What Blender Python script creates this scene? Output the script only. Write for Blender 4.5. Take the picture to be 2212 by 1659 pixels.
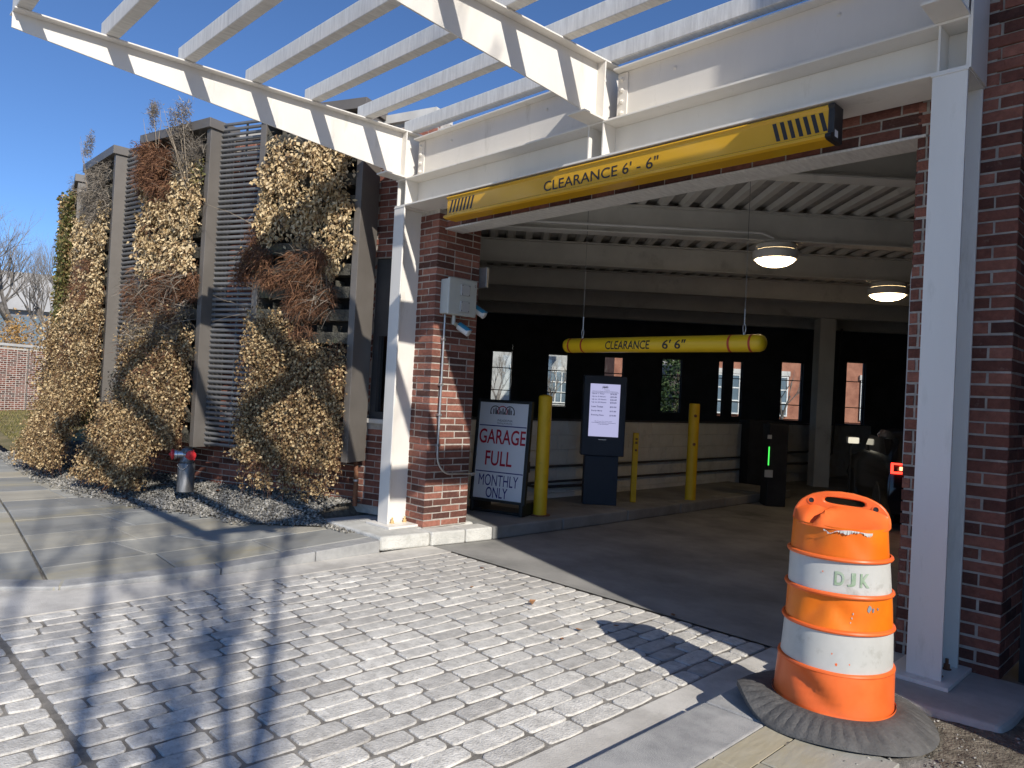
import bpy, bmesh, math, random
import numpy as np
from mathutils import Vector, Matrix

# ------------------------------------------------------------------ camera, sky, sun, exposure
for o in list(bpy.data.objects):
    bpy.data.objects.remove(o)
SC = bpy.context.scene
COL = SC.collection
V = Vector
R = math.radians

cam_d = bpy.data.cameras.new('camera')
cam = bpy.data.objects.new('camera', cam_d)
COL.objects.link(cam)
SC.camera = cam
cam_d.sensor_width = 36.0
cam_d.lens = 36.0 * 1570.0 / 2212.0
cam_d.clip_start = 0.05
cam_d.clip_end = 2000
PHI = R(44.7)
FW0 = V((-math.cos(PHI), math.sin(PHI), 0))
R0 = V((FW0.y, -FW0.x, 0))
PIT, ROL = R(0.748), R(3.0)
FW = FW0 * math.cos(PIT) + V((0, 0, 1)) * math.sin(PIT)
U1 = -FW0 * math.sin(PIT) + V((0, 0, 1)) * math.cos(PIT)
RT = R0 * math.cos(ROL) + U1 * math.sin(ROL)
UP = -R0 * math.sin(ROL) + U1 * math.cos(ROL)
CM = Matrix.Identity(4)
for i in range(3):
    CM[i][0] = RT[i]; CM[i][1] = UP[i]; CM[i][2] = -FW[i]
CM[2][3] = 1.5
cam.matrix_world = CM

SUN_AZ, SUN_EL = R(17.0), math.atan(0.657)
SH = V((math.cos(SUN_AZ), -math.sin(SUN_AZ), 0))           # horizontal direction towards the sun
wd = bpy.data.worlds.new('World')
SC.world = wd
wd.use_nodes = True
nt = wd.node_tree
nt.nodes.clear()
sky = nt.nodes.new('ShaderNodeTexSky')
sky.sky_type = 'NISHITA'
sky.sun_disc = False
sky.sun_elevation = SUN_EL
sky.sun_rotation = math.atan2(SH.x, SH.y)
sky.altitude = 2500
sky.air_density = 1.0
sky.dust_density = 0.0
sky.ozone_density = 8.0
bg = nt.nodes.new('ShaderNodeBackground')
bg.inputs[1].default_value = 0.098
wo = nt.nodes.new('ShaderNodeOutputWorld')
nt.links.new(sky.outputs[0], bg.inputs[0])
nt.links.new(bg.outputs[0], wo.inputs[0])
sun_d = bpy.data.lights.new('sun', 'SUN')
sun_d.energy = 3.4
sun_d.angle = R(0.55)
sun_d.color = (1.0, 0.94, 0.85)
sun = bpy.data.objects.new('sun', sun_d)
COL.objects.link(sun)
sdir = V((SH.x * math.cos(SUN_EL), SH.y * math.cos(SUN_EL), math.sin(SUN_EL)))
sun.rotation_euler = sdir.to_track_quat('Z', 'Y').to_euler()
SC.view_settings.view_transform = 'Standard'
SC.view_settings.look = 'None'
SC.view_settings.exposure = 0.6
SC.view_settings.gamma = 1.0
SC.view_settings.use_curve_mapping = False
SC.render.engine = 'CYCLES'

rnd = random.Random(11)
rng = np.random.default_rng(7)

# ------------------------------------------------------------------ helpers
WORLD = {}


def link(o, parent=None, world=None):
    COL.objects.link(o)
    if parent is not None:
        o.parent = parent
        o.matrix_parent_inverse = WORLD.get(parent.name, Matrix.Identity(4)).inverted()
    return o


def thing(name, label, cat, loc=(0, 0, 0), group=None):
    o = bpy.data.objects.new(name, None)
    o.empty_display_size = 0.1
    COL.objects.link(o)
    o.location = loc
    WORLD[o.name] = Matrix.Translation(V(loc))
    o['label'] = label
    o['category'] = cat
    if group:
        o['group'] = group
    return o


def tag(o, label, cat, group=None):
    o['label'] = label
    o['category'] = cat
    if group:
        o['group'] = group
    return o


def kind(o, k):
    o['kind'] = k
    return o


class MB:
    def __init__(s):
        s.v = []; s.f = []

    def add(s, vs, fs):
        n = len(s.v)
        s.v += [tuple(p) for p in vs]
        s.f += [tuple(i + n for i in f) for f in fs]
        return s

    def poly(s, pts):
        return s.add(pts, [tuple(range(len(pts)))])

    def box(s, x0, x1, y0, y1, z0, z1):
        return s.add([(x0, y0, z0), (x1, y0, z0), (x1, y1, z0), (x0, y1, z0), (x0, y0, z1), (x1, y0, z1), (x1, y1, z1), (x0, y1, z1)],
                     [(0, 3, 2, 1), (4, 5, 6, 7), (0, 1, 5, 4), (1, 2, 6, 5), (2, 3, 7, 6), (3, 0, 4, 7)])

    def fbox(s, o, a, b, c, A, B, C):
        """box in a frame: origin o, axes a b c, ranges A B C"""
        o, a, b, c = V(o), V(a), V(b), V(c)
        P = lambda i, j, k: o + a * A[i] + b * B[j] + c * C[k]
        vs = [P(0, 0, 0), P(1, 0, 0), P(1, 1, 0), P(0, 1, 0), P(0, 0, 1), P(1, 0, 1), P(1, 1, 1), P(0, 1, 1)]
        fs = [(0, 3, 2, 1), (4, 5, 6, 7), (0, 1, 5, 4), (1, 2, 6, 5), (2, 3, 7, 6), (3, 0, 4, 7)]
        if a.cross(b).dot(c) * (A[1] - A[0]) * (B[1] - B[0]) * (C[1] - C[0]) < 0:
            fs = [f[::-1] for f in fs]
        return s.add(vs, fs)

    def prism(s, pts, ext):
        ext = V(ext); n = len(pts)
        vs = [V(p) for p in pts] + [V(p) + ext for p in pts]
        fs = [tuple(range(n))[::-1], tuple(range(n, 2 * n))]
        for i in range(n):
            j = (i + 1) % n
            fs.append((i, j, j + n, i + n))
        return s.add(vs, fs)

    def tube(s, pts, rad, n=8, cap=True):
        pts = [V(p) for p in pts]
        m = len(pts)
        if not hasattr(rad, '__len__'):
            rad = [rad] * m
        vs = []; fs = []
        prev = None
        for i, p in enumerate(pts):
            t = (pts[min(i + 1, m - 1)] - pts[max(i - 1, 0)])
            t = t.normalized() if t.length > 1e-9 else V((0, 0, 1))
            if prev is None:
                a = t.orthogonal().normalized()
            else:
                a = prev - t * prev.dot(t)
                a = a.normalized() if a.length > 1e-6 else t.orthogonal().normalized()
            prev = a
            b = t.cross(a)
            for k in range(n):
                an = 2 * math.pi * k / n
                vs.append(p + (a * math.cos(an) + b * math.sin(an)) * rad[i])
        for i in range(m - 1):
            for k in range(n):
                k2 = (k + 1) % n
                fs.append((i * n + k, i * n + k2, (i + 1) * n + k2, (i + 1) * n + k))
        if cap:
            fs.append(tuple(range(n))[::-1])
            fs.append(tuple(range((m - 1) * n, m * n)))
        return s.add(vs, fs)

    def lathe(s, prof, n=32, o=(0, 0, 0), axis=(0, 0, 1), cap=True):
        ax = V(axis).normalized(); a = ax.orthogonal().normalized(); b = ax.cross(a); o = V(o)
        vs = []; fs = []
        for (r, z) in prof:
            for k in range(n):
                an = 2 * math.pi * k / n
                vs.append(o + ax * z + (a * math.cos(an) + b * math.sin(an)) * r)
        m = len(prof)
        for i in range(m - 1):
            for k in range(n):
                k2 = (k + 1) % n
                fs.append((i * n + k, i * n + k2, (i + 1) * n + k2, (i + 1) * n + k))
        if cap:
            fs.append(tuple(range(n))[::-1])
            fs.append(tuple(range((m - 1) * n, m * n)))
        return s.add(vs, fs)

    def mesh(s, name):
        me = bpy.data.meshes.new(name)
        me.from_pydata(s.v, [], s.f)
        me.update()
        return me

    def build(s, name, mat, parent=None, smooth=False, bevel=0, seg=2):
        me = s.mesh(name)
        me.materials.append(mat)
        o = bpy.data.objects.new(name, me)
        link(o, parent)
        if smooth:
            for p in me.polygons:
                p.use_smooth = True
            try:
                me.set_sharp_from_angle(angle=R(42))
            except Exception:
                pass
        if bevel:
            m = o.modifiers.new('bevel', 'BEVEL')
            m.width = bevel; m.segments = seg; m.limit_method = 'ANGLE'
        return o


def np_obj(name, verts, faces, mat, parent=None):
    """mesh object from numpy arrays (all faces the same size)"""
    me = bpy.data.meshes.new(name)
    nv, nf, k = len(verts), len(faces), faces.shape[1]
    me.vertices.add(nv)
    me.vertices.foreach_set('co', np.ascontiguousarray(verts, dtype=np.float32).ravel())
    me.loops.add(nf * k)
    me.loops.foreach_set('vertex_index', np.ascontiguousarray(faces, dtype=np.int32).ravel())
    me.polygons.add(nf)
    me.polygons.foreach_set('loop_start', np.arange(0, nf * k, k, dtype=np.int32))
    me.update(calc_edges=True)
    me.validate()
    me.materials.append(mat)
    o = bpy.data.objects.new(name, me)
    link(o, parent)
    return o


# ------------------------------------------------------------------ materials
def _n(m, t):
    return m.node_tree.nodes.new(t)


def pm(name, c1, c2=None, scale=4.0, rough=0.6, bump=0.0, bscale=60.0, metal=0.0, spec=0.4, by='noise', c3=None,
       detail=6.0, spot=None, sscale=3.0, slo=0.55, shi=0.7, stretch=None, transl=0.0, contrast=(0.35, 0.65), rvar=0.0):
    """procedural material. by: noise | object (random per object) | island (random per loose piece)"""
    m = bpy.data.materials.new(name)
    m.use_nodes = True
    t = m.node_tree
    b = t.nodes['Principled BSDF']
    b.inputs['Roughness'].default_value = rough
    b.inputs['Metallic'].default_value = metal
    b.inputs['Specular IOR Level'].default_value = spec
    L = t.links
    geo = _n(m, 'ShaderNodeNewGeometry')
    pos = geo.outputs['Position']
    if stretch:
        mp = _n(m, 'ShaderNodeMapping')
        mp.inputs['Scale'].default_value = stretch
        L.new(pos, mp.inputs['Vector'])
        pos = mp.outputs[0]
    col = None
    if c2 is None:
        b.inputs['Base Color'].default_value = (*c1, 1)
    else:
        ramp = _n(m, 'ShaderNodeValToRGB')
        e = ramp.color_ramp.elements
        e[0].color = (*c1, 1); e[1].color = (*c2, 1)
        nz = _n(m, 'ShaderNodeTexNoise')
        nz.inputs['Scale'].default_value = scale
        nz.inputs['Detail'].default_value = detail
        nz.inputs['Roughness'].default_value = 0.62
        L.new(pos, nz.inputs['Vector'])
        if by == 'noise':
            e[0].position, e[1].position = contrast
            L.new(nz.outputs[0], ramp.inputs[0])
            col = ramp.outputs[0]
        else:
            if c3:
                x = e.new(0.5); x.color = (*c3, 1)
            src = None
            if by == 'object':
                oi = _n(m, 'ShaderNodeObjectInfo'); src = oi.outputs['Random']
            else:
                src = geo.outputs['Random Per Island']
            L.new(src, ramp.inputs[0])
            mul = _n(m, 'ShaderNodeMapRange')
            mul.inputs[1].default_value = 0.25; mul.inputs[2].default_value = 0.75
            mul.inputs[3].default_value = 0.68; mul.inputs[4].default_value = 1.25
            L.new(nz.outputs[0], mul.inputs[0])
            mx = _n(m, 'ShaderNodeVectorMath'); mx.operation = 'MULTIPLY'
            L.new(ramp.outputs[0], mx.inputs[0])
            L.new(mul.outputs[0], mx.inputs[1])
            col = mx.outputs[0]
        if spot:
            n2 = _n(m, 'ShaderNodeTexNoise')
            n2.inputs['Scale'].default_value = sscale
            n2.inputs['Detail'].default_value = 8
            n2.inputs['Roughness'].default_value = 0.7
            L.new(pos, n2.inputs['Vector'])
            r2 = _n(m, 'ShaderNodeMapRange')
            r2.inputs[1].default_value = slo; r2.inputs[2].default_value = shi
            L.new(n2.outputs[0], r2.inputs[0])
            mix = _n(m, 'ShaderNodeMix'); mix.data_type = 'RGBA'
            L.new(r2.outputs[0], mix.inputs[0])
            L.new(col, mix.inputs[6])
            mix.inputs[7].default_value = (*spot, 1)
            col = mix.outputs[2]
        L.new(col, b.inputs['Base Color'])
        if rvar:
            rr = _n(m, 'ShaderNodeMapRange')
            rr.inputs[3].default_value = rough - rvar; rr.inputs[4].default_value = rough + rvar
            L.new(nz.outputs[0], rr.inputs[0]); L.new(rr.outputs[0], b.inputs['Roughness'])
    if bump:
        n3 = _n(m, 'ShaderNodeTexNoise')
        n3.inputs['Scale'].default_value = bscale
        n3.inputs['Detail'].default_value = 5
        L.new(pos, n3.inputs['Vector'])
        bp = _n(m, 'ShaderNodeBump')
        bp.inputs['Strength'].default_value = bump
        bp.inputs['Distance'].default_value = 0.02
        L.new(n3.outputs[0], bp.inputs['Height'])
        L.new(bp.outputs[0], b.inputs['Normal'])
    if transl:
        tr = _n(m, 'ShaderNodeBsdfTranslucent')
        if col is not None:
            L.new(col, tr.inputs['Color'])
        else:
            tr.inputs['Color'].default_value = (*c1, 1)
        ms = _n(m, 'ShaderNodeMixShader')
        ms.inputs[0].default_value = transl
        out = t.nodes['Material Output']
        L.new(b.outputs[0], ms.inputs[1]); L.new(tr.outputs[0], ms.inputs[2])
        L.new(ms.outputs[0], out.inputs[0])
    return m


def em(name, c, strength, base=(0.8, 0.8, 0.8)):
    m = bpy.data.materials.new(name)
    m.use_nodes = True
    b = m.node_tree.nodes['Principled BSDF']
    b.inputs['Base Color'].default_value = (*base, 1)
    b.inputs['Emission Color'].default_value = (*c, 1)
    b.inputs['Emission Strength'].default_value = strength
    return m


def glass(name, tint=(0.9, 0.95, 0.95), mixv=0.12, rough=0.03):
    m = bpy.data.materials.new(name)
    m.use_nodes = True
    t = m.node_tree
    t.nodes.clear()
    out = t.nodes.new('ShaderNodeOutputMaterial')
    tr = t.nodes.new('ShaderNodeBsdfTransparent'); tr.inputs[0].default_value = (*tint, 1)
    gl = t.nodes.new('ShaderNodeBsdfGlossy'); gl.inputs['Roughness'].default_value = rough
    ms = t.nodes.new('ShaderNodeMixShader'); ms.inputs[0].default_value = mixv
    t.links.new(tr.outputs[0], ms.inputs[1]); t.links.new(gl.outputs[0], ms.inputs[2]); t.links.new(ms.outputs[0], out.inputs[0])
    return m


M = {}
M['white'] = pm('white_paint', (0.735, 0.70, 0.64), (0.785, 0.75, 0.69), 2.0, rough=0.42, bump=0.04, bscale=18, spot=(0.52, 0.49, 0.42), sscale=4, slo=0.58, shi=0.82, stretch=(1.6, 1.6, .35))
M['white_raf'] = pm('weathered_white_paint', (0.60, 0.58, 0.54), (0.76, 0.74, 0.69), 7.0, rough=0.6, bump=0.15, bscale=30, stretch=(6, 1, 0.6), spot=(0.42, 0.41, 0.37), sscale=2.2, slo=0.6, shi=0.85)
M['brick'] = pm('red_brick', (0.085, 0.038, 0.03), (0.36, 0.15, 0.105), 26, rough=0.9, bump=0.5, bscale=70, by='object', c3=(0.215, 0.082, 0.058), spot=(0.33, 0.215, 0.17), sscale=18, slo=0.58, shi=0.85)
M['brick_isl'] = pm('red_brick_field', (0.085, 0.038, 0.03), (0.36, 0.15, 0.105), 26, rough=0.88, bump=0.4, bscale=70, by='island', c3=(0.22, 0.07, 0.045))
M['mortar'] = pm('lime_mortar', (0.34, 0.31, 0.275), (0.56, 0.52, 0.46), 9, rough=0.95, bump=0.5, bscale=90)
M['pale_mortar'] = pm('pale_mortar', (0.60, 0.55, 0.47), (0.70, 0.65, 0.56), 5, rough=0.95)
M['concrete'] = pm('concrete', (0.38, 0.365, 0.335), (0.52, 0.505, 0.465), 3.5, rough=0.9, bump=0.25, bscale=120, spot=(0.30, 0.29, 0.265), sscale=1.6, slo=0.56, shi=0.85)
M['margin'] = pm('pale_margin_concrete', (0.46, 0.44, 0.405), (0.66, 0.635, 0.585), 3.0, rough=0.9, bump=0.25, bscale=120, spot=(0.34, 0.325, 0.29), sscale=2.2, slo=0.54, shi=0.8)
M['plinth'] = pm('plinth_concrete', (0.48, 0.475, 0.44), (0.64, 0.63, 0.585), 5, rough=0.9, bump=0.5, bscale=60, spot=(0.3, 0.29, 0.24), sscale=4, slo=0.56, shi=0.8)
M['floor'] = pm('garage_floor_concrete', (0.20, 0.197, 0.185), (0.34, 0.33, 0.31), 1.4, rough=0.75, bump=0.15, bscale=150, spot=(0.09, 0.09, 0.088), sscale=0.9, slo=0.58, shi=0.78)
M['joint'] = pm('dark_joint', (0.15, 0.14, 0.125), (0.30, 0.28, 0.25), 12, rough=0.95, bump=0.4, bscale=120)
M['cobble'] = pm('stamped_cobble', (0.50, 0.48, 0.445), (0.72, 0.695, 0.64), 11, rough=0.9, bump=0.45, bscale=90, by='object', c3=(0.62, 0.60, 0.555), spot=(0.30, 0.285, 0.26), sscale=30, slo=0.52, shi=0.76)
M['flag'] = pm('bluestone_flag', (0.27, 0.268, 0.25), (0.44, 0.40, 0.31), 2.2, rough=0.75, bump=0.18, bscale=35, by='object', c3=(0.35, 0.35, 0.32), spot=(0.38, 0.335, 0.22), sscale=1.8, slo=0.52, shi=0.72, stretch=(1, 0.35, 1))
M['kerb'] = pm('granite_kerb', (0.29, 0.29, 0.285), (0.43, 0.425, 0.41), 6, rough=0.8, bump=0.35, bscale=160)
M['gravel'] = pm('gravel_stones', (0.10, 0.096, 0.086), (0.46, 0.435, 0.385), 30, rough=0.88, by='island', c3=(0.23, 0.22, 0.195))
M['soil'] = pm('gravelly_soil', (0.10, 0.085, 0.065), (0.24, 0.21, 0.165), 18, rough=0.98, bump=1.0, bscale=90)
M['paving'] = pm('pale_paving', (0.42, 0.39, 0.345), (0.54, 0.505, 0.45), 1.5, rough=0.9, bump=0.2, bscale=80)
M['asphalt'] = pm('asphalt', (0.045, 0.045, 0.047), (0.075, 0.073, 0.07), 3, rough=0.92, bump=0.3, bscale=150)
M['bronze'] = pm('bronze_metal', (0.125, 0.112, 0.098), (0.155, 0.14, 0.125), 2, rough=0.45, spec=0.5)
M['slat'] = pm('grey_slat_metal', (0.20, 0.20, 0.20), (0.27, 0.27, 0.265), 3, rough=0.35, metal=0.45, spec=0.6)
M['black'] = pm('black_panel', (0.014, 0.014, 0.015), (0.028, 0.028, 0.028), 4, rough=0.7)
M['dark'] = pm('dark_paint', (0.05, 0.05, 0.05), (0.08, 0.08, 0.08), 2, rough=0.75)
M['tray'] = pm('planter_tray', (0.045, 0.044, 0.036), (0.13, 0.12, 0.095), 14, rough=0.9, bump=0.9, bscale=60, spot=(0.09, 0.115, 0.04), sscale=3.5, slo=0.58, shi=0.75)
M['leaf_tan'] = pm('dry_tan_leaf', (0.24, 0.145, 0.07), (0.80, 0.64, 0.40), 8, rough=0.7, by='island', c3=(0.60, 0.455, 0.245), transl=0.10)
M['leaf_ivy'] = pm('dry_ivy_leaf', (0.10, 0.055, 0.026), (0.74, 0.57, 0.32), 8, rough=0.7, by='island', c3=(0.36, 0.235, 0.105), transl=0.10)
M['leaf_green'] = pm('green_ivy_leaf', (0.10, 0.12, 0.03), (0.32, 0.22, 0.09), 8, rough=0.6, by='island', c3=(0.19, 0.19, 0.06), transl=0.25)
M['rust'] = pm('rust_fern', (0.09, 0.042, 0.024), (0.33, 0.175, 0.09), 8, rough=0.85, by='island', c3=(0.19, 0.088, 0.048), transl=0.08)
M['grey_leaf'] = pm('grey_dead_leaf', (0.15, 0.125, 0.10), (0.36, 0.31, 0.25), 8, rough=0.85, by='island', c3=(0.24, 0.205, 0.16), transl=0.15)
M['twig'] = pm('dry_twig', (0.20, 0.155, 0.11), (0.40, 0.33, 0.24), 12, rough=0.9)
M['bark'] = pm('grey_bark', (0.13, 0.115, 0.10), (0.24, 0.215, 0.19), 9, rough=0.95, bump=0.4, bscale=40)
M['grass'] = pm('winter_grass', (0.12, 0.12, 0.03), (0.36, 0.28, 0.13), 3, rough=0.9, by='island', c3=(0.24, 0.215, 0.075), transl=0.2)
M['lawn'] = pm('lawn_soil', (0.12, 0.115, 0.04), (0.30, 0.235, 0.12), 1.2, rough=0.95, bump=0.8, bscale=60)
M['yellow_sign'] = pm('yellow_sign_enamel', (0.66, 0.36, 0.018), (0.70, 0.39, 0.022), 2, rough=0.16, spec=0.6, spot=(0.45, 0.24, 0.02), sscale=4, slo=0.66, shi=0.9)
M['yellow_bar'] = pm('yellow_plastic', (0.86, 0.54, 0.015), (0.90, 0.57, 0.02), 3, rough=0.35)
M['yellow_post'] = pm('yellow_post_paint', (0.70, 0.42, 0.015), (0.80, 0.49, 0.02), 5, rough=0.5, spot=(0.30, 0.20, 0.03), sscale=9, slo=0.62, shi=0.8)
M['ink'] = pm('black_vinyl', (0.02, 0.02, 0.022), (0.028, 0.028, 0.03), 5, rough=0.45)
M['red_tape'] = pm('red_tape', (0.50, 0.05, 0.025), (0.56, 0.07, 0.03), 5, rough=0.5)
M['red_ink'] = pm('red_print', (0.42, 0.012, 0.03), (0.46, 0.015, 0.035), 5, rough=0.5)
M['navy'] = pm('navy_print', (0.018, 0.018, 0.16), (0.022, 0.022, 0.19), 5, rough=0.5)
M['grey_ink'] = pm('grey_print', (0.10, 0.10, 0.115), (0.13, 0.13, 0.145), 5, rough=0.5)
M['sign_white'] = pm('sign_white_panel', (0.70, 0.71, 0.74), (0.75, 0.76, 0.78), 2, rough=0.35)
M['sign_black'] = pm('sign_black_plastic', (0.014, 0.017, 0.017), (0.024, 0.028, 0.028), 5, rough=0.5)
M['kiosk'] = pm('kiosk_navy_metal', (0.020, 0.028, 0.045), (0.028, 0.037, 0.055), 2, rough=0.5)
M['screen'] = em('kiosk_screen', (0.60, 0.60, 0.92), 0.5, (0.05, 0.05, 0.06))
M['lamp'] = em('lamp_lens', (1.0, 0.74, 0.42), 10.0)
M['lamp_white'] = em('emergency_lens', (1.0, 0.93, 0.72), 0.55)
M['tail'] = em('tail_light', (1.0, 0.035, 0.02), 3.2, (0.4, 0.01, 0.01))
M['tail_core'] = em('tail_light_core', (1.0, 0.25, 0.12), 4.0, (0.4, 0.1, 0.05))
M['green_led'] = em('green_led', (0.08, 1.0, 0.12), 0.9, (0.02, 0.1, 0.02))
M['grey_box'] = pm('grey_plastic', (0.47, 0.48, 0.44), (0.53, 0.54, 0.50), 3, rough=0.45)
M['grey_plate'] = pm('grey_plate', (0.42, 0.42, 0.41), (0.46, 0.46, 0.45), 3, rough=0.45)
M['sensor_white'] = pm('sensor_white', (0.72, 0.72, 0.69), (0.76, 0.76, 0.73), 3, rough=0.4)
M['sensor_blue'] = pm('sensor_blue_hood', (0.03, 0.22, 0.36), (0.04, 0.26, 0.42), 3, rough=0.35)
M['steel'] = pm('galvanised_steel', (0.42, 0.43, 0.44), (0.56, 0.57, 0.58), 12, rough=0.38, metal=0.75)
M['dull_steel'] = pm('dull_steel', (0.10, 0.10, 0.10), (0.34, 0.335, 0.33), 6, rough=0.5, metal=0.6, stretch=(3, 3, 0.6), spot=(0.16, 0.13, 0.1), sscale=4, slo=.55, shi=.8)
M['chrome'] = pm('worn_chrome', (0.5, 0.5, 0.52), (0.65, 0.65, 0.66), 6, rough=0.22, metal=0.95)
M['red_cap'] = pm('red_cap_paint', (0.58, 0.025, 0.03), (0.66, 0.04, 0.045), 9, rough=0.42)
M['rusty'] = pm('rusty_iron', (0.14, 0.06, 0.035), (0.26, 0.12, 0.06), 14, rough=0.85, bump=0.3, bscale=60)
M['brass'] = pm('rusty_yellow_nut', (0.55, 0.36, 0.14), (0.74, 0.55, 0.28), 40, rough=0.55)
M['ceil'] = pm('ceiling_paint', (0.62, 0.61, 0.56), (0.72, 0.71, 0.655), 2, rough=0.6, spot=(0.24, 0.235, 0.21), sscale=1.4, slo=0.58, shi=0.85)
M['block'] = pm('painted_block', (0.70, 0.69, 0.63), (0.80, 0.79, 0.73), 3, rough=0.75, bump=0.2, bscale=80, spot=(0.42, 0.41, 0.36), sscale=2.5, slo=0.56, shi=0.8)
M['pane'] = glass('window_pane', (0.93, 0.95, 0.95), 0.06)
M['refl_pane'] = glass('reflecting_pane', (0.35, 0.37, 0.38), 0.55, 0.02)
M['orange'] = pm('orange_plastic', (0.78, 0.125, 0.022), (0.86, 0.165, 0.035), 5, rough=0.36, spot=(0.60, 0.12, 0.04), sscale=6, slo=0.58, shi=0.85)
M['orange_refl'] = pm('orange_sheeting', (0.78, 0.15, 0.006), (0.84, 0.20, 0.008), 3, rough=0.42, spot=(0.52, 0.11, 0.02), sscale=9, slo=0.6, shi=0.85, contrast=(0.4, 0.6))
M['white_refl'] = pm('white_sheeting', (0.47, 0.465, 0.43), (0.57, 0.56, 0.52), 4, rough=0.5, spot=(0.27, 0.255, 0.21), sscale=6, slo=0.56, shi=0.76)
M['stencil'] = pm('green_stencil', (0.22, 0.32, 0.19), (0.40, 0.47, 0.36), 25, rough=0.6)
M['rubber'] = pm('tyre_rubber', (0.07, 0.069, 0.068), (0.125, 0.121, 0.115), 8, rough=0.75, bump=0.3, bscale=80, spot=(0.23, 0.215, 0.19), sscale=5, slo=0.58, shi=0.8)
M['car'] = pm('black_car_paint', (0.006, 0.007, 0.012), (0.009, 0.010, 0.016), 2, rough=0.2, spec=0.7)
M['car_glass'] = pm('dark_car_glass', (0.01, 0.012, 0.016), (0.013, 0.015, 0.02), 2, rough=0.05, spec=0.9)
M['dead_leaf'] = pm('fallen_leaf', (0.14, 0.055, 0.025), (0.42, 0.22, 0.10), 30, rough=0.8, by='object', c3=(0.25, 0.11, 0.05))
M['far_light'] = pm('pale_cladding', (0.34, 0.335, 0.33), (0.42, 0.415, 0.41), 0.4, rough=0.7)
M['far_grey'] = pm('grey_cladding', (0.14, 0.15, 0.165), (0.19, 0.2, 0.215), 0.3, rough=0.6)
M['far_glass'] = pm('far_window_glass', (0.10, 0.14, 0.17), (0.16, 0.21, 0.25), 0.5, rough=0.15)
M['stone'] = pm('pale_stone', (0.52, 0.50, 0.46), (0.62, 0.60, 0.56), 5, rough=0.8)
M['pine'] = pm('evergreen_needles', (0.02, 0.05, 0.018), (0.09, 0.13, 0.04), 6, rough=0.7, by='island', c3=(0.05, 0.085, 0.03))
M['amber'] = pm('amber_shrub', (0.36, 0.2, 0.06), (0.66, 0.42, 0.16), 6, rough=0.8, by='island', c3=(0.5, 0.29, 0.09), transl=0.2)
M['cream'] = pm('cream_trim', (0.6, 0.58, 0.5), (0.66, 0.64, 0.56), 3, rough=0.6)


# ------------------------------------------------------------------ text
def text_data(body, bold=0.0, spacing=1.0):
    cu = bpy.data.curves.new('txt', 'FONT')
    cu.body = body
    cu.offset = bold
    cu.space_character = spacing
    cu.resolution_u = 4
    ob = bpy.data.objects.new('txt', cu)
    COL.objects.link(ob)
    bpy.context.view_layer.update()
    me = bpy.data.meshes.new_from_object(ob.evaluated_get(bpy.context.evaluated_depsgraph_get()))
    vs = np.array([v.co[:] for v in me.vertices])
    fs = [tuple(p.vertices) for p in me.polygons]
    bpy.data.objects.remove(ob)
    bpy.data.curves.remove(cu)
    bpy.data.meshes.remove(me)
    mn, mx = vs.min(0), vs.max(0)
    return (vs - mn) / np.maximum(mx - mn, 1e-9), fs


def text(name, body, o, xd, yd, w, h, mat, parent, lift=0.002, bold=0.0, shear=0.0, mapf=None, spacing=1.0):
    vs, fs = text_data(body, bold, spacing)
    o, xd, yd = V(o), V(xd), V(yd)
    n = xd.cross(yd).normalized()
    mb = MB()
    if mapf:
        bm = bmesh.new()
        bv = [bm.verts.new((a, b, 0)) for a, b, _ in vs]
        for f in fs:
            try:
                bm.faces.new([bv[i] for i in f])
            except ValueError:
                pass
        for i in range(1, 12):
            bmesh.ops.bisect_plane(bm, geom=bm.verts[:] + bm.edges[:] + bm.faces[:], plane_co=(0, i / 12, 0), plane_no=(0, 1, 0))
        for i in range(1, 8):
            bmesh.ops.bisect_plane(bm, geom=bm.verts[:] + bm.edges[:] + bm.faces[:], plane_co=(i / 8, 0, 0), plane_no=(1, 0, 0))
        bm.verts.index_update()
        vs = [tuple(v.co) for v in bm.verts]
        fs = [tuple(v.index for v in f.verts) for f in bm.faces]
        bm.free()
        pts = [mapf(a * w + shear * b * h, b * h) for a, b, _ in vs]
    else:
        pts = [o + xd * (a * w + shear * b * h) + yd * (b * h) + n * lift for a, b, _ in vs]
    mb.add(pts, fs)
    return mb.build(name, mat, parent)


# ------------------------------------------------------------------ bricks
def brick_mesh(seed):
    r = random.Random(seed)
    j = lambda s: r.uniform(-s, s)
    vs = []
    for (a, b) in ((-.5, -.5), (.5, -.5), (.5, .5), (-.5, .5)):
        vs.append((a, 0.5, b))
    for (a, b) in ((-.5, -.5), (.5, -.5), (.5, .5), (-.5, .5)):
        vs.append((a + j(.006), -0.46, b + j(.03)))
    for (a, b) in ((-.5, -.5), (.5, -.5), (.5, .5), (-.5, .5)):
        vs.append((a * .965 + j(.01), -0.5 + j(.015), b * .86 + j(.04)))
    fs = [(0, 1, 5, 4), (1, 2, 6, 5), (2, 3, 7, 6), (3, 0, 4, 7), (4, 5, 9, 8), (5, 6, 10, 9), (6, 7, 11, 10), (7, 4, 8, 11), (8, 9, 10, 11), (3, 2, 1, 0)]
    return vs, fs


BRICK_RAW = [brick_mesh(i) for i in range(6)]
BRICK_ME = []
for vs, fs in BRICK_RAW:
    me = bpy.data.meshes.new('brick')
    me.from_pydata(vs, [], fs)
    me.materials.append(M['brick'])
    BRICK_ME.append(me)


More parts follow.
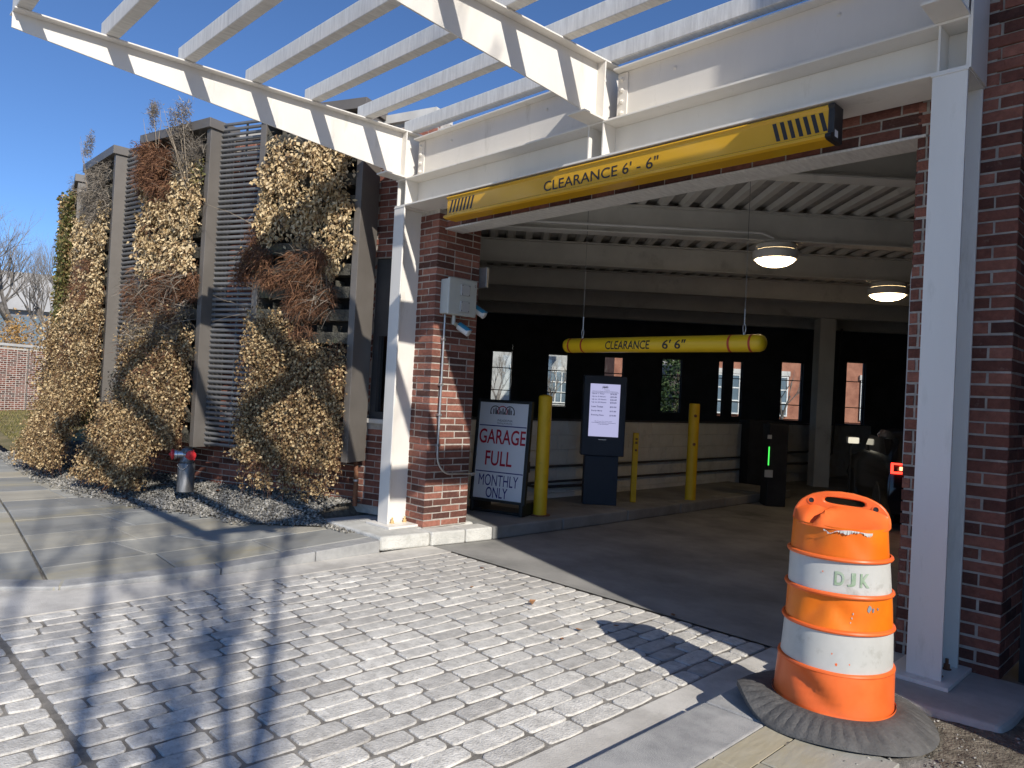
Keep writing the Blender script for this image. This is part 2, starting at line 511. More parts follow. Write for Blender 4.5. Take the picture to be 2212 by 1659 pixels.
def brick_matrix(c, ax, nrm, L, D, Hh):
    """brick centred on c; ax along its length, nrm outward"""
    ax, nrm = V(ax).normalized(), V(nrm).normalized()
    Mx = Matrix.Identity(4)
    z = V((0, 0, 1))
    for i in range(3):
        Mx[i][0] = ax[i] * L; Mx[i][1] = -nrm[i] * D; Mx[i][2] = z[i] * Hh; Mx[i][3] = c[i]
    return Mx


def place_bricks(mats, parent, limit=300, stuff_mat=None, name='brick', meshes=None, raw=None):
    """the first `limit` as objects that share meshes, the rest joined"""
    meshes = meshes or BRICK_ME
    raw = raw or BRICK_RAW
    for i, m in enumerate(mats[:limit]):
        o = bpy.data.objects.new(name, meshes[rnd.randrange(len(meshes))])
        COL.objects.link(o)
        o.parent = parent
        o.matrix_parent_inverse = WORLD.get(parent.name, Matrix.Identity(4)).inverted()
        o.matrix_basis = m
    rest = mats[limit:]
    if rest:
        mb = MB()
        for m in rest:
            vs, fs = raw[rnd.randrange(len(raw))]
            mb.add([m @ V(v) for v in vs], fs)
        o = mb.build(name + '_field', stuff_mat or M['brick_isl'], parent)
        o['kind'] = 'stuff'


CO = 0.0677
BH = 0.0565


def pier_bricks(corner, u, v, lu, lv, z0, z1, LB=0.222, J=0.011, DB=0.105):
    """bricks of two faces meeting at `corner`: face U runs along u (outward -v), face V runs along v (outward -u)"""
    u, v = V(u), V(v)
    out = []
    n = int((z1 - z0) / CO)
    for k in range(n):
        zc = z0 + CO * k + BH / 2 + rnd.uniform(-.001, .001)
        even = k % 2 == 0
        for (ax, other, ll, first) in ((u, v, lu, even), (v, u, lv, not even)):
            s = 0.0 if first else DB + J
            while s < ll - 0.03:
                L = min(LB, ll - s)
                if not first and s < DB + J + 0.001 and rnd.random() < 0.25:
                    L = min(DB, ll - s)
                c = V(corner) + ax * (s + L / 2) + other * (DB / 2 + rnd.uniform(-.003, .0025)) + V((0, 0, 1)) * (zc - corner[2])
                out.append(brick_matrix(c, ax, -other, L + rnd.uniform(-.004, .003), DB, BH + rnd.uniform(-.002, .002)))
                s += L + J
    return out


def face_bricks(a, b, z0, z1, outward, LB=0.222, J=0.011, DB=0.05, flemish=False, k_=1.0, bh=1.0):
    """bricks on a plane from a to b (2D points)"""
    a, b = V((a[0], a[1], 0)), V((b[0], b[1], 0))
    d = b - a
    ll = d.length
    d = d / ll
    nn = V(outward).normalized()
    out = []
    LB, J = LB * k_, J * k_
    for k in range(int((z1 - z0) / (CO * k_))):
        zc = z0 + CO * k_ * k + BH * k_ / 2
        s = -LB * (0.5 if k % 2 else 0) if not flemish else -LB * 0.6 * (k % 2)
        i = 0
        while s < ll - 0.02:
            L = LB if not (flemish and i % 2) else 0.105
            s0, s1 = max(s, 0), min(s + L, ll)
            if s1 - s0 > 0.025:
                c = a + d * ((s0 + s1) / 2) - nn * (DB / 2 + rnd.uniform(-.002, .002)) + V((0, 0, zc))
                out.append(brick_matrix(c, d, nn, s1 - s0, DB, BH * k_ * bh))
            s += L + J
            i += 1
    return out

# ================================================================== GROUND
ground = kind(MB().box(-400, 400, -400, 400, -0.3, -0.05).build('ground', M['paving']), 'structure')

# driveway bed (joint colour) with concrete margins, and the cobbles pressed into it
drive = kind(MB().box(-5.50, -1.72, -6.0, 4.425, -0.04, -0.0075).build('driveway', M['joint']), 'structure')
mgn = MB()
mgn.prism([(-5.16, 4.425, -0.009), (-5.47, 4.425, -0.009), (-5.465, 2.4, -0.01), (-5.64, 1.36, -0.01), (-5.94, .86, -0.01), (-6.34, .2, -0.01), (-6.99, -1.0, -0.01), (-8.6, -4.0, -0.01), (-8.6, -6, -0.01), (-5.16, -6, -0.01)], (0, 0, 0.011))
o = kind(mgn.build('concrete_margin', M['margin'], drive), 'structure')
mgn = MB().box(-2.045, -1.72, -6, 4.425, -0.01, 0.002)
o = kind(mgn.build('concrete_margin', M['margin'], drive, bevel=0.004), 'structure')


def cobble_mesh(seed):
    r = random.Random(seed)
    n = 14
    ring = []
    for k in range(n):
        a = 2 * math.pi * (k + 0.5) / n
        ex = 0.27 + r.uniform(-.08, .08)
        x = math.copysign(abs(math.cos(a)) ** ex, math.cos(a)) * 0.5
        y = math.copysign(abs(math.sin(a)) ** ex, math.sin(a)) * 0.5
        ring.append((x * (1 + r.uniform(-.03, .02)), y * (1 + r.uniform(-.09, .045))))
    vs = [(x, y, -0.010) for x, y in ring] + [(x * .985, y * .965, -0.0022) for x, y in ring] + [(x * .955 + r.uniform(-.008, .008), y * .90, 0.0 + r.uniform(-.0008, .0008)) for x, y in ring]
    vs.append((r.uniform(-.1, .1), r.uniform(-.1, .1), 0.0008 + r.uniform(-.001, .001)))
    fs = []
    for L in range(2):
        for k in range(n):
            k2 = (k + 1) % n
            fs.append((L * n + k, L * n + k2, (L + 1) * n + k2, (L + 1) * n + k))
    for k in range(n):
        fs.append((2 * n + k, 2 * n + (k + 1) % n, 3 * n))
    return vs, fs


COB_RAW = [cobble_mesh(100 + i) for i in range(9)]
COB_ME = []
for vs, fs in COB_RAW:
    me = bpy.data.meshes.new('cobble')
    me.from_pydata(vs, [], fs)
    me.materials.append(M['cobble'])
    COB_ME.append(me)
cob = []
NR = 24
pitch = (5.15 - 2.06) / NR
for i in range(NR):
    xc = -2.06 - pitch * (i + 0.5)
    for (ya, yb, sgn) in ((0.89, 4.42, -1), (-4.2, 0.872, -1)):
        y = yb
        first = True
        while y > ya + 0.03:
            L = rnd.choice((rnd.uniform(0.21, 0.27), rnd.uniform(0.25, 0.33)))
            if first and (i % 2):
                L *= 0.55
            first = False
            L = min(L, y - ya)
            if y - L - ya < 0.09:
                L = y - ya
            Mx = Matrix.Identity(4)
            an = rnd.uniform(-.022, .022)
            Lx, Wx = L - 0.013, pitch * rnd.uniform(0.87, 0.965)
            Mx[0][0] = -math.sin(an) * Lx; Mx[1][0] = math.cos(an) * Lx
            Mx[0][1] = -math.cos(an) * Wx; Mx[1][1] = -math.sin(an) * Wx
            Mx[0][3] = xc + rnd.uniform(-.006, .006); Mx[1][3] = y - L / 2; Mx[2][3] = rnd.uniform(-.0015, .0015)
            Mx[2][2] = 1.0
            cob.append(Mx)
            y -= L


def view_key(m):
    p = V((m[0][3], m[1][3], m[2][3] - 1.5))
    d = p.dot(FW)
    if d < 0.5:
        return 1e6
    x, y = p.dot(RT) / d, p.dot(UP) / d
    vis = abs(x) < 0.74 and abs(y) < 0.56
    return d if vis else 1000 + d


cob.sort(key=view_key)
place_bricks(cob, drive, 300, M['cobble'], 'cobble', COB_ME, COB_RAW)

# garage floor and apron
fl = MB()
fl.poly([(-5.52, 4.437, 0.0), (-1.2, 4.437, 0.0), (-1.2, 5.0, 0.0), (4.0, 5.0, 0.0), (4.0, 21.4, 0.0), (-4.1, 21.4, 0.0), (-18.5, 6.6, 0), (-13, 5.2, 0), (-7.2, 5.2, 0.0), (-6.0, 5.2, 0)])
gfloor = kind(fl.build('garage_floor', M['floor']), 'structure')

# raised walk inside the garage (kerb height) with kerb stones
wk = MB().box(-6.5, -5.56, 5.15, 12.0, 0.004, 0.132)
kind(wk.build('raised_walk', M['floor'], None, bevel=0.01), 'structure')  # darker floor colour stands in for the shade over this walk
kb = thing('kerb', 'pale concrete kerb stones running from white column into garage', 'kerb', (-5.4, 5.0, 0))
pts = [(3.86, -5.485), (4.40, -5.43), (4.80, -5.385), (5.14, -5.355), (6.2, -5.34), (7.4, -5.33), (8.6, -5.33), (9.8, -5.33), (12.0, -5.33)]
for (ya, xa), (yb, xb) in zip(pts[1:-1], pts[2:]):
    m = MB()
    m.prism([(xa, ya + .006, 0.001), (xb, yb - .006, 0.001), (xb - .23, yb - .006, 0.001), (xa - .23, ya + .006, 0.001)], (0, 0, 0.134))
    m.build('kerb_stone', M['plinth'] if ya < 5.0 else M['floor'], kb, bevel=0.018, seg=3)  # stones inside the garage take the darker floor colour as painted shade

# plinth below the left column
pl = MB()
pl.prism([(-5.485, 3.86, 0.0), (-5.43, 4.394, 0.0), (-5.66, 4.42, 0), (-5.66, 5.15, 0.0), (-6.55, 5.15, 0), (-6.55, 3.86, 0.0)], (0, 0, 0.136))
tag(pl.build('column_plinth', M['plinth'], None, bevel=0.03, seg=3), 'rounded grey concrete plinth under the left white column', 'plinth')
# pad below the right column
pr = MB()
pr.prism([(-1.75, 3.98, 0.02), (-1.0, 3.845, 0.02), (-0.72, 3.87, 0.02), (-0.70, 4.05, 0.02), (-0.70, 4.6, 0.02), (-1.42, 4.6, 0.02), (-1.42, 4.43, 0.02), (-1.75, 4.43, 0.02)], (0, 0, 0.116))
tag(pr.build('column_pad', M['concrete'], None, bevel=0.03, seg=3), 'smooth grey concrete pad under the right white column', 'plinth')

# right kerb, flagstones and soil
rk = thing('granite_kerb', 'low grey granite kerb beside the cobbles near the orange drum', 'kerb', (-1.6, 2.5, 0))
ys = [-3.0, -1.2, 0.35, 1.75, 3.12, 3.99]
for a, b in zip(ys[:-1], ys[1:]):
    MB().box(-1.755, -1.452, a + .004, b - .004, -0.02, 0.10).build('kerb_stone', M['kerb'], rk, bevel=0.012, seg=3)
sw = kind(MB().box(-1.45, 0.6, -3.0, 3.99, -0.02, 0.088).build('pavement', M['joint']), 'structure')
xs = [-1.446, -1.31, -0.93, -0.50, 0.05]
fr = random.Random(5)


def walk_z(x, y):
    t = min(max((y - 1.2) / 2.5, 0), 1)
    near = .016 + .09 * t ** 1.5
    f = min(max((-5.6 - x) / 2.6, 0), 1)
    return near * (1 - f) + .10 * f


def flag(parent, quad, z0, z1, slope=False):
    c = V((sum(p[0] for p in quad) / 4, sum(p[1] for p in quad) / 4, 0))
    m = MB()
    dz = fr.uniform(-.003, .003)
    q0 = [V((p[0], p[1], z0)) for p in quad]
    zz = [walk_z(p[0], p[1]) + .003 if slope else z1 for p in quad]
    if slope:
        q0 = [V((p[0], p[1], -.02)) for p in quad]
        dz *= .4
    q1 = [V((p[0], p[1], z - .005 + dz)) for p, z in zip(quad, zz)]
    q2 = [V((p[0] + (c.x - p[0]) * .02, p[1] + (c.y - p[1]) * .02, z + dz + fr.uniform(-.001, .001))) for p, z in zip(quad, zz)]
    m.add(q0 + q1 + q2, [(0, 1, 5, 4), (1, 2, 6, 5), (2, 3, 7, 6), (3, 0, 4, 7), (4, 5, 9, 8), (5, 6, 10, 9), (6, 7, 11, 10), (7, 4, 8, 11), (8, 9, 10, 11)])
    m.build('flagstone', M['flag'], parent)


lens = [[2.66, 3.42], [2.0, 2.775, 3.22], [2.1, 2.9, 3.12], [2.3, 3.0]]
for ci in range(1, 3):
    x0, x1 = xs[ci], xs[ci + 1]
    yl = [-3.0, -2.3, -1.5, -0.7, 0.1, 0.9, 1.6] + lens[ci]
    for a, b in zip(yl[:-1], yl[1:]):
        flag(sw, [(x0 + .005, a + .005), (x1 - .005, a + .005), (x1 - .005, b - .005), (x0 + .005, b - .005)], 0.07, 0.102)
yl = [-3.0, -1.8, -0.9, 0.0, 0.9, 1.8, 2.655, 3.45, 3.98]
for a, b in zip(yl[:-1], yl[1:]):
    flag(sw, [(-1.446, a + .005), (-1.312, a + .005), (-1.312, b - .005), (-1.446, b - .005)], 0.07, 0.102)
so = MB()
gx, gy = 46, 46
for j in range(gy):
    for i in range(gx):
        x = -1.31 + 1.9 * i / (gx - 1); y = 3.0 + 1.5 * j / (gy - 1)
        h = 0.093 + 0.012 * math.sin(x * 5 + y * 3) + fr.uniform(-.004, .004)
        so.v.append((x, y, h))
for j in range(gy - 1):
    for i in range(gx - 1):
        a = j * gx + i
        so.f.append((a, a + 1, a + gx + 1, a + gx))
soil = kind(so.build('soil_patch', M['soil'], None), 'structure')


def stones(name, pos, size, mat, parent=None):
    n = len(pos)
    base = np.array([(1, 0, 0), (0, 1, 0), (-1, 0, 0), (0, -1, 0), (0, 0, .62), (0, 0, -.62)], float)
    fc = np.array([(0, 1, 4), (1, 2, 4), (2, 3, 4), (3, 0, 4), (1, 0, 5), (2, 1, 5), (3, 2, 5), (0, 3, 5)])
    sc = size[:, None, None] * rng.uniform(0.6, 1.3, (n, 1, 3))
    v = base[None] * sc * rng.uniform(0.75, 1.2, (n, 6, 1))
    a = rng.uniform(0, 2 * np.pi, n); b = rng.normal(0, .5, n)
    ca, sa, cb, sb = np.cos(a), np.sin(a), np.cos(b), np.sin(b)
    x, y, z = v[..., 0].copy(), v[..., 1].copy(), v[..., 2].copy()
    y, z = y * cb[:, None] - z * sb[:, None], y * sb[:, None] + z * cb[:, None]
    x, y = x * ca[:, None] - y * sa[:, None], x * sa[:, None] + y * ca[:, None]
    v = np.stack([x, y, z], -1) + pos[:, None, :]
    f = (fc[None] + 6 * np.arange(n)[:, None, None]).reshape(-1, 3)
    return np_obj(name, v.reshape(-1, 3), f, mat, parent)


n = 1700
pp = np.stack([rng.uniform(-1.3, 0.4, n), rng.uniform(3.02, 4.4, n), rng.uniform(.09, .106, n)], 1)
pp = pp[(pp[:, 1] < 3.84) | (pp[:, 0] > -0.68)]
pebs = tag(stones('pebbles', pp, rng.uniform(.003, .011, len(pp)), M['gravel']), 'scattered small pebbles in the soil patch behind the orange drum', 'pebbles')
pebs['kind'] = 'stuff'

# ------------------------------------------------------------------ left walk of flagstones, gravel bed, lawn
EDGE = [(-5.62, 3.86), (-6.3, 3.80), (-6.8, 3.22), (-7.4, 3.08), (-8.04, 2.76), (-9.08, 2.47), (-10.4, 2.33), (-12.0, 2.38), (-13.6, 2.42), (-16, 2.6), (-20, 2.9)]


def edge_y(x):
    for (xa, ya), (xb, yb) in zip(EDGE[:-1], EDGE[1:]):
        if xb <= x <= xa:
            t = (x - xa) / (xb - xa)
            return ya + (yb - ya) * t
    return EDGE[0][1] if x > EDGE[0][0] else EDGE[-1][1]


kerb_x0 = lambda y: float(np.interp(y, [-4, -1.0, .2, .86, 1.36, 2.4, 3.86], [-8.6, -7.0, -6.35, -5.95, -5.65, -5.475, -5.475]))
wb = MB()
NX, NY = 70, 40
for i in range(NX):
    x = -5.62 - 14.0 * i / (NX - 1)
    for j in range(NY):
        y = -4.0 + (edge_y(x) + 4.02) * j / (NY - 1)
        x2 = min(x, kerb_x0(y) - .1)
        wb.v.append((x2, y, walk_z(x2, y) - .03))
for i in range(NX - 1):
    for j in range(NY - 1):
        q = i * NY + j
        wb.f.append((q, q + 1, q + NY + 1, q + NY))
walk = kind(wb.build('walkway', M['joint']), 'structure')
cx = [-5.66, -6.18, -6.74, -7.28, -7.93, -8.45, -9.05, -9.75, -10.3, -11.0, -11.6, -12.4, -13.1, -14.0, -15.0, -16.2]
seam = lambda x: 1.31 + 0.085 * (-5.55 - x)
for a, b in zip(cx[:-1], cx[1:]):
    lo_a, lo_b, hi_a, hi_b = seam(a), seam(b), edge_y(a), edge_y(b)
    cuts = [0.0]
    span = max(hi_a, hi_b) - min(lo_a, lo_b)
    s = 0.0
    while s < span - 0.35:
        s += fr.uniform(0.42, 0.95)
        if s < span - 0.2:
            cuts.append(s / span)
    cuts.append(1.0)
    for c0, c1 in zip(cuts[:-1], cuts[1:]):
        ya0, ya1 = lo_a + (hi_a - lo_a) * c0, lo_a + (hi_a - lo_a) * c1
        yb0, yb1 = lo_b + (hi_b - lo_b) * c0, lo_b + (hi_b - lo_b) * c1
        g = .004
        flag(walk, [(b + g, yb0 + g), (a - g, ya0 + g), (a - g, ya1 - g), (b + g, yb1 - g)], 0.08, 0.103, True)
kerb_x = lambda y: np.interp(y, [-1.0, .2, .86, 1.36, 2.4, 3.86], [-7.0, -6.35, -5.95, -5.65, -5.475, -5.475])
# flags on the near side of the seam
cy = [1.30, 0.78, 0.2, -0.4, -1.0]
for r_ in range(4):
    x = -5.75
    while x > -14.5:
        w = fr.uniform(0.5, 1.1)
        if x > -6.0:
            w = 1.0
        x2 = x - w
        ya, yb = cy[r_] + .085 * (-5.55 - x), cy[r_] + .085 * (-5.55 - x2)
        yc, yd = cy[r_ + 1] + .085 * (-5.55 - x), cy[r_ + 1] + .085 * (-5.55 - x2)
        if x2 < kerb_x(yc) - .35:
            flag(walk, [(x2 + .004, yd + .004), (min(x, kerb_x(yc) - .18) - .004, yc + .004), (min(x, kerb_x(ya) - .18) - .004, ya - .004), (x2 + .004, yb - .004)], 0.08, 0.103, True)
        x = x2
lk = thing('bluestone_kerb', 'blue grey stone kerb strip between cobbles and flagstone walk', 'kerb', (-5.55, 2.5, 0))
kp = [(-7.0, -1.0), (-6.35, 0.2), (-5.95, 0.86), (-5.65, 1.36), (-5.475, 2.40), (-5.47, 3.2), (-5.475, 3.852)]
for i, ((xa, ya), (xb, yb)) in enumerate(zip(kp[:-1], kp[1:])):
    d_ = V((xb - xa, yb - ya, 0)).normalized()
    n_ = V((-d_.y, d_.x, 0))
    d0 = n_ if i == 0 else (n_ + V((-(yb - ya), xb - xa, 0)).normalized())
    def off(j):
        nn = V((0, 0, 0))
        for q in (j - 1, j):
            if 0 <= q < len(kp) - 1:
                e = V((kp[q + 1][0] - kp[q][0], kp[q + 1][1] - kp[q][1], 0)).normalized()
                nn += V((-e.y, e.x, 0))
        nn.normalize()
        return nn * .175
    A0, B0 = V((xa, ya, 0)) + d_ * .004, V((xb, yb, 0)) - d_ * .004
    A1, B1 = A0 + off(i), B0 + off(i + 1)
    m = MB()
    q4 = [A0, B0, B1, A1]
    tops = [V((p.x, p.y, walk_z(p.x, p.y) + .004)) for p in q4]
    bots = [V((p.x, p.y, -.02)) for p in q4]
    m.add(bots + tops, [(3, 2, 1, 0), (4, 5, 6, 7), (0, 1, 5, 4), (1, 2, 6, 5), (2, 3, 7, 6), (3, 0, 4, 7)])
    m.build('kerb_stone', M['kerb'], lk, bevel=0.008)

# lawn far left, gravel bed soil
lw = MB()
lw.poly([(-13.2, 3.2, 0.088), (-14, 2.62, 0.088), (-20, 3.0, 0.088), (-24, 3.7, 0.088), (-60, 8, 0.06), (-60, 40, 0.06), (-20, 40, 0.06), (-13.5, 5.6, 0.088)][::-1])
lawn = kind(lw.build('lawn', M['lawn']), 'structure')
WX = [5.9, 6.0, 6.56, 7.94, 8.65, 9.8, 11.6, 13, 14.5]
WY = [4.6, 4.5, 4.36, 4.14, 3.85, 3.55, 3.45, 3.55, 3.7]


def mound(x, y):
    ey = edge_y(x)
    ty = float(np.interp(-x, WX, WY))
    t = min(max((y - ey) / max(ty - ey, .05), 0), 1)
    t = min(1, t * 1.25)
    return .095 + .175 * t * t * (3 - 2 * t)


gb = MB()
NX, NY = 60, 14
for i in range(NX):
    x = -5.68 - 8.6 * i / (NX - 1)
    ey, ty = edge_y(x) - .02, float(np.interp(-x, WX, WY)) + .1
    for j in range(NY):
        y = ey + (ty - ey) * j / (NY - 1)
        gb.v.append((x, y, mound(x, y) - .006 if not (x > -6.6 and y > 3.8) else .09))
for i in range(NX - 1):
    for j in range(NY - 1):
        q = i * NY + j
        gb.f.append((q, q + 1, q + NY + 1, q + NY))
gbed = kind(gb.build('gravel_bed', M['soil']), 'structure')
n = 30000
gx_ = -5.9 - rng.uniform(0, 1, n) ** 1.2 * 8.3
ey = np.array([edge_y(x) for x in gx_])
top = np.interp(-gx_, WX, WY)
t_ = np.where(rng.uniform(0, 1, n) < .02, rng.uniform(-.15, 0, n), rng.uniform(-.01, 1.05, n))
gy_ = ey + 0.02 + (top - ey) * t_
keep = ~((gx_ > -6.58) & (gy_ > 3.84))
gz_ = np.array([mound(x, y) for x, y in zip(gx_, gy_)]) + rng.uniform(0, .02, n)
gz_ = np.where(t_ < 0, .112, gz_)
pos = np.stack([gx_, gy_, gz_], 1)[keep]
gv = tag(stones('gravel', pos, rng.uniform(.010, .024, len(pos)), M['gravel']), 'pale grey gravel bed along the foot of the planted brick wall', 'gravel')
gv['kind'] = 'stuff'


def blades(name, pos, hgt, mat, label, cat, w=0.008, lean=0.5):
    n = len(pos)
    a = rng.uniform(0, 2 * np.pi, n)
    s = np.stack([np.cos(a), np.sin(a), np.zeros(n)], 1) * w
    tip = pos + np.stack([rng.normal(0, lean, n) * hgt, rng.normal(0, lean, n) * hgt, hgt], 1)
    v = np.stack([pos - s, pos + s, tip], 1).reshape(-1, 3)
    f = np.arange(3 * n).reshape(-1, 3)
    o = tag(np_obj(name, v, f, mat), label, cat)
    o['kind'] = 'stuff'
    return o


n = 22000
px_ = rng.uniform(-34, -13.3, n)
py_ = 2.75 + (px_ + 13.3) * -0.09 + rng.uniform(0, 1, n) ** 1.3 * 9
blades('grass', np.stack([px_, py_, np.full(n, .08)], 1), rng.uniform(.03, .09, n), M['grass'], 'patchy winter lawn of short yellow green grass', 'grass', 0.012)

# ================================================================== WHITE STEEL PERGOLA
pg = thing('steel_pergola', 'white painted steel pergola with cantilever beams over the garage entrance', 'pergola', (-3.5, 4.35, 0))
Y0, Y1 = 4.19, 4.505
ZT = lambda y, x=-5.95: 4.03 - 0.03 * (x + 5.95) / 4.8 + 0.034 * (y - 4.19)


def hexbolt(mb, p, d, r=0.018, h=0.02, stub=0.012):
    p, d = V(p), V(d).normalized()
    mb.lathe([(r * 1.35, 0), (r * 1.35, .003)], 14, p, d)
    mb.lathe([(r, .003), (r, h), (r * .8, h + .002)], 6, p, d)
    mb.lathe([(r * .5, h), (r * .5, h + stub)], 8, p, d)


for side, (xa, xb) in enumerate(((-6.03, -5.865), (-1.21, -1.045))):
    c = MB()
    c.box(xa, xb, Y0, Y0 + .018, 0.158, 3.278)
    c.box(xa, xb, Y1 - .018, Y1, 0.158, 3.278)
    xm = (xa + xb) / 2
    c.box(xm - .006, xm + .006, Y0 + .0185, Y1 - .0185, 0.158, 3.278)
    col = c.build('column', M['white'], pg, bevel=0.003)
    bp = MB().box(xa - .09, xb + .135 if side == 0 else xb + .05, 4.118, 4.57, 0.1365, 0.158)
    plate = bp.build('base_plate', M['white'], col, bevel=0.003)
    for (bx, by) in ((xb - .035, 4.275), (xb - .035, 4.425), (xa + .035, 4.275), (xa + .035, 4.425)):
        b = MB()
        hexbolt(b, (bx, by, 0.158), (0, 0, 1), 0.017, 0.026, 0.03)
        b.build('anchor_bolt', M['brass'] if side == 0 else M['rusty'], col)
    # cap plate
    MB().box(xa - .004, xb + .004, Y0 - .004, Y1 + .004, 3.278, 3.286).build('cap_plate', M['white'], col)

XL, XR = -6.03, -1.045
lb = MB()
lb.box(XL, XR, Y0, Y1, 3.287, 3.303)
lb.box(XL, XR, Y0, Y1, 3.548, 3.562)
lb.box(XL, XR, 4.343, 4.353, 3.3035, 3.5475)
low = lb.build('lower_beam', M['white'], pg, bevel=0.002)
for x in (-6.0, -5.875, -3.56, -3.425, -1.19, -1.056):
    MB().box(x, x + .011, Y0 + .004, 4.3425, 3.3035, 3.5475).build('stiffener', M['white'], low)
MB().box(XR, XR + .012, Y0 + .001, Y1 - .001, 3.2875, 3.99).build('end_plate', M['white'], pg)
for (xa, xb) in ((-5.86, -3.58), (-3.405, -1.22)):
    ub = MB()
    ub.box(xa + .01, xb - .002, Y0 + .03, Y1 - .03, 3.5635, 3.578)
    ub.box(xa + .01, xb - .002, 4.327, 4.337, 3.5785, 3.95)
    ub.box(xa + .01, xb - .002, Y0 + .06, Y1 - .03, 3.9505, 3.964)
    u_ = ub.build('upper_beam', M['white'], pg, bevel=0.002)
    for k in range(4):
        b = MB(); hexbolt(b, (xa + .055, 4.3155, 3.64 + .085 * k), (0, -1, 0), 0.016, 0.016, 0.010)
        b.build('bolt', M['white'], u_)
    MB().box(xa + .012, xa + .10, 4.3155, 4.3265, 3.60, 3.94).build('clip_plate', M['white'], u_)
    for x in (xa + .5, xb - .55):
        b = MB(); hexbolt(b, (x, 4.3265, 3.86), (0, -1, 0), 0.012, 0.008, 0.004)
        b.build('bolt', M['white'], u_)

BOT = lambda y: 3.800 + (3.613 - 3.800) * (y - 0.95) / (4.0 - 0.95)
for (xc, ytip) in ((-5.95, 0.945), (-3.49, 0.945), (-1.13, 0.945)):
    t = 0.006
    b = MB()
    ym = 3.98
    prof = [(ytip, BOT(ytip)), (ym, BOT(ym)), (4.02, 3.5795), (4.50, 3.5795), (4.50, ZT(4.5, xc) - .012), (ytip, ZT(ytip, xc) - .012)]
    b.prism([(xc - t, y, z) for y, z in prof], (2 * t, 0, 0))
    hw = 0.082
    b.prism([(xc - hw, ytip, ZT(ytip, xc) - .0118), (xc - hw, 4.5, ZT(4.5, xc) - .0118), (xc - hw, 4.5, ZT(4.5, xc)), (xc - hw, ytip, ZT(ytip, xc))], (2 * hw, 0, 0))
    b.box(xc - hw, xc + hw, 3.96, 4.50, 3.5635, 3.579)
    cb = b.build('cantilever_beam', M['white'], pg, bevel=0.002)
    MB().box(xc + t + .0005, xc + hw - .004, 4.176, 4.188, 3.5795, ZT(4.18, xc) - .0125).build('stiffener', M['white'], cb)
    MB().box(xc - hw + .004, xc - t - .0005, 4.176, 4.188, 3.5795, ZT(4.18, xc) - .0125).build('stiffener', M['white'], cb)
for k, y in enumerate((0.952, 1.497, 2.045, 2.592, 3.14, 3.69, 4.235)):
    r_ = MB()
    vs = []
    for x in (-6.005, -0.76):
        zb = ZT(y, x) + .002
        vs += [(x, y, zb), (x, y + .092, zb + .004), (x, y + .092, zb + .128), (x, y, zb + .126)]
    r_.add(vs, [(3, 2, 1, 0), (4, 5, 6, 7), (0, 1, 5, 4), (1, 2, 6, 5), (2, 3, 7, 6), (3, 0, 4, 7)])
    r_.build('rafter', M['white_raf'], pg, bevel=0.006, seg=2)

# ================================================================== YELLOW SIGN ON THE BEAM
ys_ = thing('clearance_sign', 'long yellow height sign fixed under the white beam over entrance', 'sign', (-3.5, 4.2, 3.07))
prof = [(4.198, 3.272), (4.192, 3.262), (4.206, 3.246), (4.206, 3.112), (4.168, 3.094), (4.165, 3.076), (4.190, 3.066), (4.32, 3.066), (4.32, 3.272)]
xa, xb = -5.205, -1.752
b = MB().prism([(xa, y, z) for y, z in prof], (xb - xa, 0, 0))
b.build('sign_body', M['yellow_sign'], ys_, bevel=0.002)
b = MB().prism([(xb + .0005, y - (.004 if y < 4.3 else -.004), z + (.003 if z > 3.2 else -.003)) for y, z in prof], (0.035, 0, 0))
ec = b.build('end_cap', M['ink'], ys_)
MB().box(xb + .036, xb + .0365, 4.215, 4.26, 3.085, 3.125).build('maker_label', M['sign_white'], ec)
MB().prism([(xa - .012, y, z) for y, z in prof], (0.0115, 0, 0)).build('end_cap', M['yellow_sign'], ys_)
for k in range(7):
    x = -5.186 + k * 0.0475
    b = MB().poly([(x, 4.2045, 3.122), (x + .022, 4.2045, 3.122), (x + .056, 4.2045, 3.236), (x + .034, 4.2045, 3.236)])
    b.build('stripe', M['ink'], ys_)
    x = -2.063 + k * 0.0475
    b = MB().poly([(x, 4.2045, 3.122), (x + .025, 4.2045, 3.122), (x - .008, 4.2045, 3.236), (x - .033, 4.2045, 3.236)])
    b.build('stripe', M['ink'], ys_)
text('lettering', 'CLEARANCE 6\' - 6"', (-4.005, 4.206, 3.127), (1, 0, 0), (0, 0, 1), 1.085, 0.083, M['ink'], ys_, 0.0022, 0.004)

# ================================================================== GARAGE BUILDING
gar = thing('parking_garage', 'red brick parking garage with a wide open entrance under the pergola', 'building', (-3.5, 5.0, 0))
# left pier
pc = MB().box(-6.35, -5.6545, 4.4675, 5.027, 0.13, 3.30)
p1 = pc.build('brick_pier', M['mortar'], gar)
bl = pier_bricks((-5.65, 4.463, 0.142), (0, 1, 0), (-1, 0, 0), 0.565, 0.70, 0.142, 3.28)
place_bricks(bl, p1, 300)
# right pier
pc = MB().box(-1.372, -0.8765, 4.5645, 5.06, 0.12, 3.30)
p2 = pc.build('brick_pier', M['mortar'], gar)
bl = pier_bricks((-0.872, 4.56, 0.130), (-1, 0, 0), (0, 1, 0), 0.508, 0.50, 0.130, 3.9)
bl.sort(key=lambda m: abs(m[2][3] - 1.9))
place_bricks(bl, p2, 300)
bl2 = [m for m in face_bricks((-1.384, 5.05), (-1.384, 4.70), 0.13, 3.1, (-1, 0, 0), DB=0.06)]
place_bricks(bl2, p2, 100, name='jamb_brick')
MB().box(-1.372, -0.885, 4.572, 5.06, 3.301, 3.9).build('pier_top', M['mortar'], gar)
